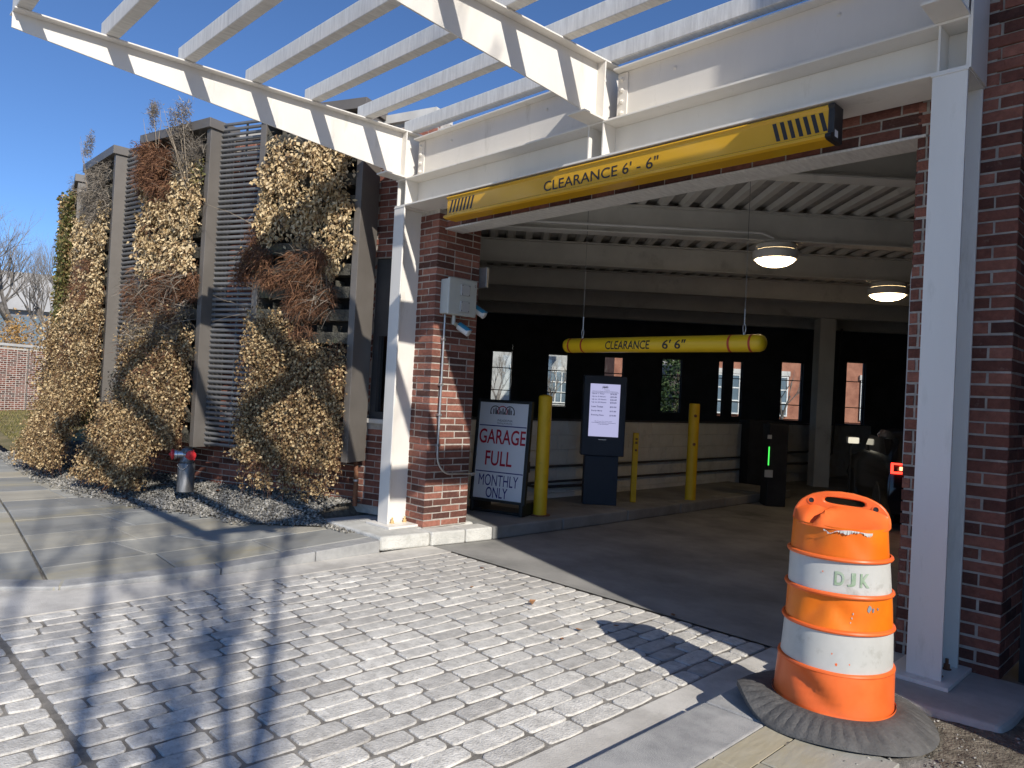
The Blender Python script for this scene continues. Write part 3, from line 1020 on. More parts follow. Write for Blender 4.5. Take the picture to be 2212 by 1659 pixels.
# lintel
lc = MB().box(-6.0, -1.0, 4.563, 4.76, 3.113, 3.92)
lin = lc.build('lintel', M['mortar'], gar)
bl = face_bricks((-5.66, 4.558), (-1.36, 4.558), 3.12, 3.36, (0, -1, 0), DB=0.07)
place_bricks(bl, lin, 300)
b = MB().box(-5.72, -1.33, 4.545, 4.775, 3.096, 3.1105)
b.build('steel_angle', M['white_raf'], gar)
# roof slab, cream parapet trim
rp = [(0.5, 4.765), (-6.2, 4.765), (-6.6, 4.55), (-7.2, 4.45), (-8.7, 4.08), (-10.0, 3.78), (-12.8, 3.68), (-16.8, 5.6), (-19.0, 6.3), (-4.0, 21.5), (7.0, 21.5), (7.0, 4.9), (0.5, 4.9)]
MB().prism([(x, y, 3.66) for x, y in rp], (0, 0, 0.2)).build('roof_slab', M['concrete'], gar)
# inner walls
D2 = lambda d, l, z=0: FW0 * d + R0 * l + V((0, 0, z))
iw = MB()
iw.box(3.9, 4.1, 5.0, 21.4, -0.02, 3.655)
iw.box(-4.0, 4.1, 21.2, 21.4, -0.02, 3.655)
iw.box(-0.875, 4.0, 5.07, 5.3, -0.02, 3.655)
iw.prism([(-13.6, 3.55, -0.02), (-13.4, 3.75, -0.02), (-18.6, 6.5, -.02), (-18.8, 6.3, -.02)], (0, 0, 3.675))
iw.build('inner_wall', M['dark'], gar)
# far window wall, perpendicular to the view
WD = 18.0
wins = [(-0.28, .50, 1.23, 2.55), (1.11, .50, 1.24, 2.54), (2.50, .48, 1.24, 2.55), (3.94, .50, 1.24, 2.58), (5.17, .14, 1.22, 2.59), (5.58, .24, 1.22, 2.60), (6.93, .54, 1.20, 2.65), (8.51, .48, 1.19, 2.73)]
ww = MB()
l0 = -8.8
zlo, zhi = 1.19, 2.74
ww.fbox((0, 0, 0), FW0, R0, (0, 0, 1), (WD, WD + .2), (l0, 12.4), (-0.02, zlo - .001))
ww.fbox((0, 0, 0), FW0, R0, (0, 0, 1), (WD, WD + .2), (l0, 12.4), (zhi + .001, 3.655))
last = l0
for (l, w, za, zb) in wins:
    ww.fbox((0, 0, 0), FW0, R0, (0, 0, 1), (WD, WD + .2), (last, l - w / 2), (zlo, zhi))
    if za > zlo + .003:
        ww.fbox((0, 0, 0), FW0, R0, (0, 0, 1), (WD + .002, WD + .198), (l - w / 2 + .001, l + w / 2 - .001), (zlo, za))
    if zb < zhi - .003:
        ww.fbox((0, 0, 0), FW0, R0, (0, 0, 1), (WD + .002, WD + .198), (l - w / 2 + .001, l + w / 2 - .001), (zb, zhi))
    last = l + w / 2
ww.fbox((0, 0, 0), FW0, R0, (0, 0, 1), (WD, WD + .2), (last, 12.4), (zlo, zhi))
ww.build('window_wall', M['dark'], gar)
for (l, w, za, zb) in wins:
    f = MB()
    for (a, b_) in ((l - w / 2 + .002, l - w / 2 + .022), (l + w / 2 - .022, l + w / 2 - .002)):
        f.fbox((0, 0, 0), FW0, R0, (0, 0, 1), (WD + .06, WD + .10), (a, b_), (za + .005, zb - .005))
    for zz in (za + .016, za + (zb - za) * .26, za + (zb - za) * .68, zb - .016):
        f.fbox((0, 0, 0), FW0, R0, (0, 0, 1), (WD + .065, WD + .095), (l - w / 2 + .023, l + w / 2 - .023), (zz - .011, zz + .011))
    wo_ = f.build('window', M['black'], gar)
    MB().fbox((0, 0, 0), FW0, R0, (0, 0, 1), (WD + .078, WD + .082), (l - w / 2 + .0225, l + w / 2 - .0225), (za + .006, zb - .006)).build('pane', M['pane'], wo_)
# ceiling beams and decking
deck = MB()
nr = 62
for i in range(nr):
    l = -7.0 + i * 0.235
    lo, hi = 3.3, 17.9
    # keep inside: y > 4.78
    prof = [(l, 3.645), (l + .03, 3.60), (l + .10, 3.60), (l + .13, 3.645)]
    dmin = max(3.2, (4.79 - 0.711 * l) / 0.703)
    if l > 5.8:
        pass
    if hi - dmin < 0.5:
        continue
    deck.prism([D2(dmin, a, z) for a, z in prof], FW0 * (hi - dmin))
deck.build('metal_decking', M['ceil'], gar)
for d in (5.62, 7.87, 9.90, 12.04, 14.15, 16.2):
    lmin = max((4.80 - 0.703 * d) / 0.711, -4.5)
    lmax = (3.85 + 0.711 * d) / 0.703
    lmax = min(lmax, 9.5)
    b = MB()
    rg = (lmin, lmax)
    b.fbox((0, 0, 0), FW0, R0, (0, 0, 1), (d - .09, d + .09), rg, (3.285, 3.300))
    b.fbox((0, 0, 0), FW0, R0, (0, 0, 1), (d - .09, d + .09), rg, (3.584, 3.598))
    b.fbox((0, 0, 0), FW0, R0, (0, 0, 1), (d - .006, d + .006), rg, (3.3005, 3.5835))
    b.build('ceiling_beam', M['ceil'], gar)
# low painted block wall on the left of the lane
dw = MB().box(-6.69, -6.512, 5.75, 19.0, 0.0, 1.165)
dwall = dw.build('block_wall', M['block'], gar)
bme = bpy.data.meshes.new('block')
vs, fs = BRICK_RAW[0]
bme.from_pydata(vs, [], fs)
bme.materials.append(M['block'])
bm_ = []
for k in range(6):
    y = 5.76 - (0.2 if k % 2 else 0)
    z = 0.0 + 0.195 * k + 0.095
    while y < 18.9:
        a, b_ = max(y, 5.755), min(y + .394, 18.99)
        if b_ - a > .05:
            bm_.append(brick_matrix(V((-6.505, (a + b_) / 2, z)), (0, 1, 0), (1, 0, 0), b_ - a, 0.012, 0.191))
        y += 0.4
bm_.sort(key=lambda m: m[1][3])
place_bricks(bm_, dwall, 230, M['block'], 'block', [bme], [BRICK_RAW[0]])
MB().box(-6.72, -6.48, 5.74, 19.0, 1.166, 1.185).build('wall_cap', M['dark'], gar, bevel=0.004)
for nm, (d, l, s, z0_, z1_, mt) in dict(a=(14.3, 6.1, .15, 0.0, 3.28, 'ceil'), b=(13.2, 4.55, .30, 0.0, 1.25, 'black')).items():
    b = MB()
    b.fbox((0, 0, 0), FW0, R0, (0, 0, 1), (d - s, d + s), (l - s, l + s), (z0_, z1_))
    b.build('inner_column', M[mt], gar)

# building wing to the right whose corner shades the entrance
wg = thing('brick_wing', 'tall red brick wing standing right of the entrance', 'building', (2, 4, 0))
MB().box(0.35, 7.5, 3.43, 4.88, -0.05, 7.4).build('wall', M['brick'], wg)
MB().box(0.25, 7.6, 3.33, 4.98, 7.4, 7.55).build('coping', M['stone'], wg)

# ================================================================== CURVED BRICK WALL BEHIND THE PLANTED PANELS
H_ = [203.0, 192.5, 180.0, 168.5]
NN = [V((-7.116, 4.487, 0)), V((-9.251, 3.602, 0)), V((-11.516, 3.159, 0)), V((-13.75, 3.225, 0))]
Ud = lambda h: V((math.cos(R(h)), math.sin(R(h)), 0))
In = lambda h: V((math.cos(R(h - 90)), math.sin(R(h - 90)), 0))
cwall = [V((-6.55, 5.08, 0)), V((-6.68, 5.04, 0))]
for h, N_ in zip(H_, NN):
    cwall.append(N_ + In(h) * .42 + Ud(h) * .05)
    cwall.append(N_ + In(h) * .42 + Ud(h) * 1.45)
cw = thing('curved_wall', 'curved red brick wall behind the planted panels', 'wall', (-9, 4.3, 0.1))
WT = 4.60
mb = MB()
seg_b = []
for a, b_ in zip(cwall[:-1], cwall[1:]):
    d = (b_ - a).normalized()
    outw = V((-d.y, d.x, 0))          # towards the camera
    i_ = -outw
    if a.x > -7.0 and b_.x > -7.4:
        # bay with the window next to the entrance
        wa, wb_ = (b_ - a).length * 0.0, (b_ - a).length
    mb.prism([a + i_ * .006, b_ + i_ * .006, b_ + i_ * .25, a + i_ * .25], (0, 0, 1.10)) if a.x > -6.7 and b_.x < -7.0 else mb.prism([a + i_ * .006, b_ + i_ * .006, b_ + i_ * .25, a + i_ * .25], (0, 0, WT))
    if a.x > -6.7 and b_.x < -7.0:
        mb.prism([(a + i_ * .006) + V((0, 0, 3.02)), (b_ + i_ * .006) + V((0, 0, 3.02)), (b_ + i_ * .25) + V((0, 0, 3.02)), (a + i_ * .25) + V((0, 0, 3.02))], (0, 0, WT - 3.02))
        seg_b += face_bricks((a.x, a.y), (b_.x, b_.y), 0.10, 1.06, outw, k_=1.117)
        seg_b += face_bricks((a.x, a.y), (b_.x, b_.y), 3.03, WT - .02, outw, k_=1.117)
        WB = (a, b_, d, outw)
    else:
        seg_b += face_bricks((a.x, a.y), (b_.x, b_.y), 0.10, WT - .02, outw, k_=1.117)
mb.build('mortar_core', M['mortar'], cw)


def bkey(m):
    z = m[2][3]
    x = m[0][3]
    if z < 0.8 and x > -10.5:
        return -x
    if x > -7.4:
        return 50 + z
    return 100 - x


seg_b.sort(key=bkey)
place_bricks(seg_b, cw, 300)
mb = MB()
for a, b_ in zip(cwall[:-1], cwall[1:]):
    d = (b_ - a).normalized(); outw = V((-d.y, d.x, 0))
    mb.prism([a + outw * .04 + V((0, 0, WT + .001)), b_ + outw * .04 + V((0, 0, WT + .001)), b_ - outw * .3 + V((0, 0, WT + .001)), a - outw * .3 + V((0, 0, WT + .001))], (0, 0, .10))
mb.build('coping', M['stone'], cw)
# window bay beside the entrance: dark frame, pane, white sill
a, b_, d, outw = WB
wl = (b_ - a).length
mb = MB()
mb.fbox(a, d, -outw, (0, 0, 1), (0.0, wl), (0.05, .16), (2.10, 3.018))
mb.fbox(a, d, -outw, (0, 0, 1), (0.0, wl * .30), (0.05, .16), (1.20, 2.099))
mb.fbox(a, d, -outw, (0, 0, 1), (wl * .88, wl), (0.05, .16), (1.20, 2.099))
mb.fbox(a, d, -outw, (0, 0, 1), (0.0, wl), (0.05, .16), (1.12, 1.199))
wf = mb.build('window_frame', M['dark'], cw)
MB().fbox(a, d, -outw, (0, 0, 1), (wl * .30, wl * .88), (0.10, .106), (1.2, 2.1)).build('pane', M['refl_pane'], wf)
MB().fbox(a, d, -outw, (0, 0, 1), (0.0, wl), (-.03, .2), (1.065, 1.118)).build('window_sill', M['stone'], cw, bevel=0.005)

# ================================================================== PLANTED PANELS AND LOUVRE SCREENS
def leaf_arrays(pos, out, size, droop=0.6, fold=0.3, aspect=0.62):
    n = len(pos)
    out = np.broadcast_to(out, (n, 3))
    axd = rng.normal(0, 1, (n, 3)) + out * 0.5 + np.array([0, 0, -droop * 2])
    axd /= np.linalg.norm(axd, axis=1)[:, None]
    nr = rng.normal(0, .75, (n, 3)) + out + np.array([0, 0, .35])
    s = np.cross(axd, nr)
    s /= np.linalg.norm(s, axis=1)[:, None] + 1e-9
    nr = np.cross(s, axd)
    L = size[:, None]
    w = L * aspect * rng.uniform(.7, 1.2, (n, 1)) * .5
    f = fold * L * rng.uniform(-.3, 1, (n, 1))
    b = pos
    tip = pos + axd * L - nr * L * rng.uniform(0, .25, (n, 1))
    m1 = pos + axd * L * .42 + s * w + nr * f
    m2 = pos + axd * L * .42 - s * w + nr * f
    v = np.stack([b, m1, tip, m2], 1).reshape(-1, 3)
    k = 4 * np.arange(n)[:, None]
    fc = np.concatenate([k + np.array([[0, 1, 2]]), k + np.array([[0, 2, 3]])], 1).reshape(-1, 3)
    return v, fc


def strand_arrays(pos, dirs, length, width, sag=0.5, seg=3):
    """thin curved ribbons"""
    n = len(pos)
    d = dirs / (np.linalg.norm(dirs, axis=1)[:, None] + 1e-9)
    s = np.cross(d, rng.normal(0, 1, (n, 3)))
    s /= np.linalg.norm(s, axis=1)[:, None] + 1e-9
    rows = []
    for i in range(seg + 1):
        t = i / seg
        c = pos + d * (length * t)[:, None] + np.array([0, 0, -1.0]) * (length * sag * t * t)[:, None]
        w = (width * (1 - .75 * t))[:, None]
        rows.append(c - s * w); rows.append(c + s * w)
    v = np.stack(rows, 1).reshape(-1, 3)
    m = 2 * (seg + 1)
    k = m * np.arange(n)[:, None]
    fc = np.concatenate([k + np.array([[2 * i, 2 * i + 1, 2 * i + 3, 2 * i + 2]]) for i in range(seg)], 1).reshape(-1, 4)
    return v, fc


def clump(n, u0, u1, z0, z1, N, h, out0=.02, out1=.12, k=26, edge=.065, shape=None, dens=26, flare=0.0, zf=1.5):
    """points in clumps over a rectangle of the panel (u to the left, z up); shape(u,z)->weight"""
    U, O = np.array(Ud(h)), -np.array(In(h))
    k3 = max(4, int(dens * (u1 - u0) * (z1 - z0)))
    cu = rng.uniform(u0, u1, k3); cz = rng.uniform(z0, z1, k3)
    idx = rng.integers(0, k3, n)
    u = cu[idx] + rng.normal(0, edge, n); z = cz[idx] + rng.normal(0, edge, n)
    ok = (u > u0 - .04) & (u < u1 + .04) & (z > z0 - .06) & (z < z1 + .06)
    u, z, idx = u[ok], z[ok], idx[ok]
    if shape is not None:
        ok = rng.uniform(0, 1, len(u)) < shape(u, z)
        u, z, idx = u[ok], z[ok], idx[ok]
    co = rng.uniform(out0, out1, k3)
    o = co[idx] * rng.uniform(.25, 1.05, len(u)) + flare * np.clip(zf - z, 0, 3) * rng.uniform(.55, 1.0, len(u))
    p = np.array(N)[None, :2] + u[:, None] * U[None, :2] + o[:, None] * O[None, :2]
    return np.column_stack([p, z]), O, u, z


def leafy(name, parts, mat, parent):
    vs, fs, n = [], [], 0
    for v, f in parts:
        vs.append(v); fs.append(f + n); n += len(v)
    if not vs:
        return None
    o = np_obj(name, np.concatenate(vs), np.concatenate(fs), mat, parent)
    o['kind'] = 'stuff'
    return o


ZB, ZTOP = 0.62, 4.76
plabels = ['planted wall panel of tan dry leaves nearest the left white column',
           'tall planted wall panel behind the steel standpipe with rust fern at top',
           'planted wall panel with long hanging tan ivy left of the narrower louvres',
           'farthest planted wall panel covered in green and brown ivy']
for k in range(4):
    h, N_ = H_[k], NN[k]
    U, I_ = Ud(h), In(h)
    O_ = -I_
    th = thing('planted_panel', plabels[k], 'green wall', (N_.x, N_.y, 0.1), 'planted panels along the curved wall')
    W_ = 1.5
    for (a, b_) in ((0.0, 0.085), (W_ - .085, W_)):
        MB().fbox(N_, U, I_, (0, 0, 1), (a, b_), (0, .36), (ZB, 4.64)).build('post', M['bronze'], th, bevel=0.004)
    MB().fbox(N_, U, I_, (0, 0, 1), (-.03, W_ + .03), (-.045, .40), (4.641, ZTOP)).build('cap', M['bronze'], th, bevel=0.004)
    MB().fbox(N_, U, I_, (0, 0, 1), (.086, W_ - .086), (.26, .30), (ZB + .02, 4.64)).build('back_panel', M['black'], th)
    z = ZB + .04
    while z < 4.5:
        m = MB()
        a, b_ = .09, W_ - .09
        P = lambda u, i, zz: N_ + U * u + I_ * i + V((0, 0, zz))
        m.prism([P(a, .012, z + .10), P(a, .035, z), P(a, .22, z), P(a, .22, z + .10)], U * (b_ - a))
        m.fbox(N_, U, I_, (0, 0, 1), (a, b_), (.012, .022), (z + .1005, z + .125))
        for q in range(7):
            uu = a + (b_ - a) * q / 6
            m.fbox(N_, U, I_, (0, 0, 1), (uu - .004, uu + .004), (.03, .21), (z + .1005, z + .205))
        m.build('planter_tray', M['tray'], th)
        z += .262
    tan, ivy, rust, grey, green, twigs = [], [], [], [], [], []

    def add_tan(n, *a, size=(.038, .072), **kw):
        kw.setdefault('dens', 30)
        p, O, u, z = clump(int(n * .7), *a, N_, h, **kw)
        tan.append(leaf_arrays(p, O, rng.uniform(*size, len(p)), 0.8, fold=.5, aspect=.5))

    def add_ivy(n, *a, size=(.022, .044), dst=None, **kw):
        kw.setdefault('dens', 75)
        kw.setdefault('edge', .085)
        p, O, u, z = clump(int(n * (.42 if dst is None else .8)), *a, N_, h, **kw)
        (ivy if dst is None else dst).append(leaf_arrays(p, O, rng.uniform(*size, len(p)), .45, aspect=.85))

    def add_rust(n, *a, length=(.06, .2), up=0.2, sag=.9, dst=None, w=(.0015, .0045), **kw):
        if dst is grey:
            n = int(n * .55)
        kw.setdefault('dens', 45)
        p, O, u, z = clump(n, *a, N_, h, **kw)
        length = (length[0] * .55, length[1] * .55)
        sag *= .6
        w = (w[0] * 1.1, w[1] * 1.4)
        d = rng.normal(0, .8, p.shape) + O * .5 + np.array([0, 0, up])
        v, f = strand_arrays(p, d, rng.uniform(*length, len(p)), rng.uniform(*w, len(p)), sag)
        (rust if dst is None else dst).append((v, f))

    def add_vines(n, u0, u1, z0, z1, size=(.02, .042), per=75, out0=.05, out1=.2, flare=0.0, zf=1.5, dst=None, lmin=.3, lmax=1.0, wander=.05):
        P, SZ = [], []
        U_, O2 = np.array(U), -np.array(I_)
        for _ in range(n):
            L = rng.uniform(lmin, lmax)
            zt_ = rng.uniform(min(z0 + .15, z1), z1)
            m_ = max(6, int(per * L))
            t = rng.uniform(0, 1, m_)
            u_ = rng.uniform(u0, u1) + wander * np.sin(t * rng.uniform(1, 4) + rng.uniform(0, 6)) + rng.normal(0, .022, m_)
            z_ = zt_ - t * L
            ok = (z_ > z0)
            ob = rng.uniform(out0, out1)
            o_ = ob * np.sqrt(np.clip(t + .15, 0, 1)) + flare * np.clip(zf - z_, 0, 3) * rng.uniform(.75, 1.05) + rng.normal(0, .014, m_)
            p_ = np.array(N_)[None, :2] + u_[:, None] * U_[None, :2] + o_[:, None] * O2[None, :2]
            P.append(np.column_stack([p_, z_])[ok])
        P = np.concatenate(P)
        (ivy if dst is None else dst).append(leaf_arrays(P, O2, rng.uniform(*size, len(P)), .7, aspect=.8))
        # fine brown stems under the leaves
        q_ = P[rng.integers(0, len(P), len(P) // 5)]
        d_ = rng.normal(0, .35, q_.shape) + np.array([0, 0, -1.0]) + O2 * .1
        rust.append(strand_arrays(q_ - O2 * .02, d_, rng.uniform(.05, .18, len(q_)), rng.uniform(.001, .0028, len(q_)), .2))

    if k == 0:
        add_vines(330, .08, 1.50, .55, 2.0, out0=.05, out1=.2)
        add_vines(60, .8, 1.5, 1.7, 2.4, out0=.05, out1=.18, lmax=.6)
        add_vines(50, .12, 1.45, .22, .9, out0=.04, out1=.12, lmax=.6)
        add_vines(120, .12, 1.4, 3.2, 4.35, dst=tan, size=(.035, .065), per=45, out0=.05, out1=.15, lmin=.15, lmax=.4)
        add_tan(5200, .12, 1.40, 3.45, 4.35, out0=.04, out1=.16, k=34, shape=lambda u, z: np.where((u > .95) & (z > 3.95), .35, 1.0))
        add_tan(1500, .10, 1.42, 3.15, 3.6, out0=.04, out1=.15, k=14)
        add_tan(900, .30, 1.30, 4.2, 4.55, out0=.03, out1=.10, k=10, shape=lambda u, z: np.where(u > .8, .25, .9))
        add_tan(1300, .10, .42, 2.70, 3.15, out0=.04, out1=.14, k=8)
        add_rust(1500, .42, .75, 2.75, 3.2, length=(.05, .16), dst=grey, k=10)
        add_rust(3600, .28, .95, 2.45, 2.98, length=(.06, .30), out0=.04, out1=.2, sag=.8, k=12)
        add_rust(500, .3, .95, 2.3, 2.98, length=(.2, .5), out0=.06, out1=.2, sag=.5, dst=grey)
        add_rust(1500, .35, .85, 2.05, 2.5, length=(.06, .25), out0=.04, out1=.16, sag=1.2, k=8)
        add_rust(2600, 1.12, 1.62, 2.65, 3.02, length=(.06, .22), out0=.02, out1=.22, k=8)
        add_ivy(500, 1.3, 1.66, 2.85, 3.05, out0=.03, out1=.2, k=4)
        add_rust(700, 1.40, 1.60, 3.0, 3.5, length=(.05, .15), out0=.02, out1=.08, k=5)
        add_ivy(15500, .08, 1.50, .62, 1.95, out0=.05, out1=.24, k=60, edge=.10)
        add_ivy(3000, .75, 1.48, 1.9, 2.35, out0=.05, out1=.22, k=12, shape=lambda u, z: np.clip((u - .7) * 2 - (z - 1.9) * 1.2 + .2, 0, 1))
        for (uu, zl) in ((.30, .22), (.52, .15), (.60, .2), (.78, .42), (1.25, .30), (1.36, .42), (1.1, .5), (.18, .35)):
            add_ivy(260, uu - .05, uu + .05, zl, .75, out0=.03, out1=.14, k=6, edge=.05)
        add_rust(2500, .1, 1.5, .45, 2.0, length=(.05, .16), out0=.02, out1=.2, k=40)
        add_rust(500, .1, 1.3, 3.6, 4.5, length=(.05, .2), dst=grey, k=14)
    elif k == 1:
        add_vines(360, .0, 1.55, .6, 2.2, out0=.06, out1=.24, flare=.14, zf=1.6)
        add_vines(230, .35, 1.75, .12, 1.3, out0=.08, out1=.26, flare=.30, zf=1.55)
        add_vines(140, .08, 1.38, 2.85, 4.1, dst=tan, size=(.035, .065), per=45, out0=.05, out1=.16, lmin=.15, lmax=.4)
        add_rust(6500, .72, 1.44, 3.95, 4.55, length=(.06, .22), out0=.04, out1=.26, k=16, sag=.7)
        add_rust(2200, .70, 1.1, 3.45, 4.0, length=(.06, .25), out0=.03, out1=.16, k=8, sag=1.3)
        add_tan(5200, .08, 1.36, 2.85, 3.75, out0=.04, out1=.18, k=30)
        add_tan(1600, .08, .66, 3.6, 4.25, out0=.03, out1=.15, k=12)
        add_tan(500, 1.2, 1.42, 3.2, 4.1, out0=.03, out1=.12, k=8)
        add_rust(3600, .35, 1.45, 2.25, 2.9, length=(.06, .3), out0=.04, out1=.2, k=20, sag=.8)
        add_rust(900, .2, 1.4, 2.1, 2.8, length=(.25, .6), out0=.06, out1=.25, sag=.4, dst=grey)
        add_rust(2200, .1, .55, 2.5, 3.0, length=(.06, .2), out0=.02, out1=.1, k=8)
        add_rust(1500, .15, 1.4, 1.9, 2.4, length=(.1, .4), dst=grey, out0=.05, out1=.25, k=16, sag=.5)
        add_ivy(2500, .1, 1.5, 1.9, 2.35, out0=.05, out1=.24, k=20)
        add_ivy(15000, .02, 1.55, .70, 2.05, out0=.08, out1=.28, k=60, edge=.10, flare=.16, zf=1.6)
        add_ivy(10500, .38, 1.75, .13, 1.0, out0=.08, out1=.28, k=40, edge=.10, flare=.30, zf=1.55)
        add_rust(2500, .1, 1.6, .3, 2.0, length=(.06, .2), out0=.05, out1=.35, k=40)
        add_rust(2600, .10, .60, 3.95, 4.6, length=(.08, .3), dst=grey, up=.9, sag=.2, out0=.02, out1=.14, k=10)
        add_rust(2400, .35, .75, 4.55, 4.98, length=(.04, .14), dst=grey, up=.7, sag=.2, out0=.05, out1=.18, k=10)
        add_rust(1500, 1.08, 1.28, 4.65, 5.12, length=(.03, .1), dst=grey, up=.6, sag=.2, out0=.05, out1=.14, k=7)
        add_ivy(250, .1, .25, 3.95, 4.2, out0=.03, out1=.1, k=3, dst=green)
    elif k == 2:
        add_vines(380, -.02, 1.55, .8, 2.8, out0=.06, out1=.28, flare=.16, zf=1.6)
        add_vines(300, .05, 2.0, .12, 1.5, out0=.08, out1=.3, flare=.34, zf=1.5)
        add_vines(120, .05, 1.4, 2.3, 3.9, dst=tan, size=(.035, .065), per=45, out0=.05, out1=.18, lmin=.15, lmax=.45)
        add_rust(5200, .08, 1.2, 3.75, 4.5, length=(.08, .28), dst=grey, out0=.04, out1=.2, k=22, sag=.8)
        add_rust(1500, 1.0, 1.2, 4.5, 5.15, length=(.03, .1), dst=grey, up=.7, sag=.1, out0=.05, out1=.14, k=7)
        add_tan(4800, .05, 1.4, 2.5, 3.95, out0=.04, out1=.2, k=34)
        add_rust(2600, .3, 1.3, 2.3, 3.1, length=(.08, .3), out0=.04, out1=.22, k=12, sag=1.3)
        add_ivy(13000, -.02, 1.5, 1.0, 2.6, out0=.08, out1=.34, k=60)
        add_tan(2500, .0, 1.5, 1.2, 2.6, out0=.1, out1=.34, k=30, size=(.04, .06))
        add_ivy(13000, .05, 2.0, .13, 1.3, out0=.08, out1=.36, k=60, edge=.12, flare=.36, zf=1.5)
        add_rust(2500, .6, 1.3, 1.3, 2.1, length=(.06, .2), out0=.1, out1=.3, k=16)
        add_ivy(700, .05, .4, .6, 1.1, out0=.1, out1=.3, k=6, dst=green)
    else:
        add_vines(260, .0, 1.6, .3, 2.6, out0=.06, out1=.3, flare=.1)
        add_vines(200, .0, 1.5, 2.2, 4.5, out0=.06, out1=.2, dst=green, size=(.03, .055))
        add_ivy(9500, .0, 1.5, 2.3, 4.45, out0=.05, out1=.24, k=50, dst=green, size=(.04, .07))
        add_ivy(3500, .0, 1.5, 3.4, 4.5, out0=.05, out1=.24, k=30, size=(.035, .06))
        add_ivy(9500, .0, 1.9, .2, 2.4, out0=.1, out1=.5, k=50, size=(.035, .06))
        add_rust(1200, .2, 1.5, 4.2, 4.8, length=(.04, .14), up=.5, dst=grey, k=12)
        add_ivy(220, 1.5, 2.1, 3.6, 4.6, out0=.0, out1=.2, k=10)
    leafy('tan_foliage', tan, M['leaf_tan'], th)
    leafy('ivy_foliage', ivy, M['leaf_ivy'], th)
    leafy('rust_foliage', rust, M['rust'], th)
    leafy('grey_foliage', grey, M['grey_leaf'], th)
    leafy('green_foliage', green, M['leaf_green'], th)
    tw = MB()
    tr = random.Random(40 + k)

    def twig(u, z, du, dz, do, L, r=.004, o0=.05):
        p = N_ + U * u + O_ * o0 + V((0, 0, z))
        pts = [p]
        dd = U * du + O_ * do + V((0, 0, dz))
        for i in range(4):
            p = p + dd * (L / 4) + V((tr.uniform(-.02, .02), tr.uniform(-.02, .02), tr.uniform(-.02, .02)))
            pts.append(p)
        tw.tube(pts, [r, r * .8, r * .6, r * .45, r * .25], 5, False)
    spec_ = {0: [(.7, 2.95, .2, .9, .5, .35), (.55, 3.05, -.15, .6, .5, .3), (1.45, 3.35, .9, .35, .2, .75), (1.45, 2.35, .9, .3, .3, .5), (1.4, 2.3, 1, -.3, .2, .5)],
             1: [(.35, 3.95, .35, 1, .2, .95), (.35, 3.95, -.05, 1, .2, .95), (.4, 4.1, .6, .9, .1, .8), (.4, 4.1, .15, 1, .2, .85), (.3, 3.8, .25, .9, .2, .9), (.45, 4.2, .9, .6, .1, .6), (1.1, 4.3, .1, 1, .1, .75), (1.1, 4.3, -.2, 1, .1, .7), (1.15, 4.35, .3, 1, .1, .6),
                 (.85, 3.1, -1, -1, .3, .75), (.65, 3.1, -.5, -1, .3, .5), (.05, 3.4, -.6, .35, .3, .7), (.3, 2.1, -.4, .5, .6, .5), (.9, 2.2, -.9, .4, .5, .6), (1.2, 2.25, -1, .15, .5, .5), (1.2, 2.2, -1, .5, .5, .6), (.6, 2.3, -1, .3, .6, .5), (1.45, .35, .9, .1, .4, .5), (1.5, .5, .9, -.2, .3, .4)],
             2: [(1.05, 4.1, .12, 1, .1, 1.0), (1.0, 4.1, .2, 1, .1, .9), (.05, 2.4, -.9, -.3, .4, .5), (.05, 2.2, -.8, -.7, .4, .5), (.05, 1.9, -.9, -.4, .3, .4)],
             3: [(1.4, 4.2, .9, .5, .2, .5), (1.4, 3.9, 1, .2, .2, .5), (1.3, 4.3, .5, .9, .2, .4)]}[k]
    for s_ in spec_:
        twig(*s_, r=.007 if s_[1] > 3.7 and k in (1, 2) else .0045)
    for i in range(70):
        twig(tr.uniform(.1, 1.45), tr.uniform(.4, 4.3), tr.uniform(-1, 1), tr.uniform(-1, .6), tr.uniform(.2, 1), tr.uniform(.12, .35), .0025)
    kind(tw.build('vine_stems', M['twig'], th), 'stuff')

slabels = ['louvre screen of grey horizontal slats between the two nearest planted panels',
           'narrow looking louvre screen of grey slats between second and third planted panels',
           'mostly hidden louvre screen beside the farthest planted panel']
for k in range(3):
    a = NN[k] + Ud(H_[k]) * 1.5 + In(H_[k]) * .17
    b_ = NN[k + 1] + In(H_[k + 1]) * .17
    d = (b_ - a); ln = d.length; d.normalize()
    outw = V((-d.y, d.x, 0))
    th = thing('louvre_screen', slabels[k], 'screen', (a.x, a.y, ZB), 'louvre screens between planted panels')
    sm = MB()
    n_ = 7
    arc = [(math.cos(t) * .026, math.sin(t) * .0225) for t in [math.pi * (-.42 + .84 * i / (n_ - 1)) for i in range(n_)]]
    inner = [(c * .78 - .003, s * .9) for c, s in arc[::-1]]
    prof = arc + inner
    sm.prism([a + outw * c + V((0, 0, s)) for c, s in prof], d * ln)
    me = sm.mesh('slat')
    me.materials.append(M['slat'])
    z = .665
    while z < 4.73:
        o = bpy.data.objects.new('slat', me)
        COL.objects.link(o)
        o.parent = th
        o.matrix_parent_inverse = WORLD[th.name].inverted()
        o.location = (0, 0, z)
        z += .0655
    m = MB()
    for s_ in (.02, ln * .5, ln - .02):
        m.fbox(a, d, -outw, (0, 0, 1), (s_ - .012, s_ + .012), (.005, .02), (.64, 4.74))
    m.build('slat_rail', M['bronze'], th)

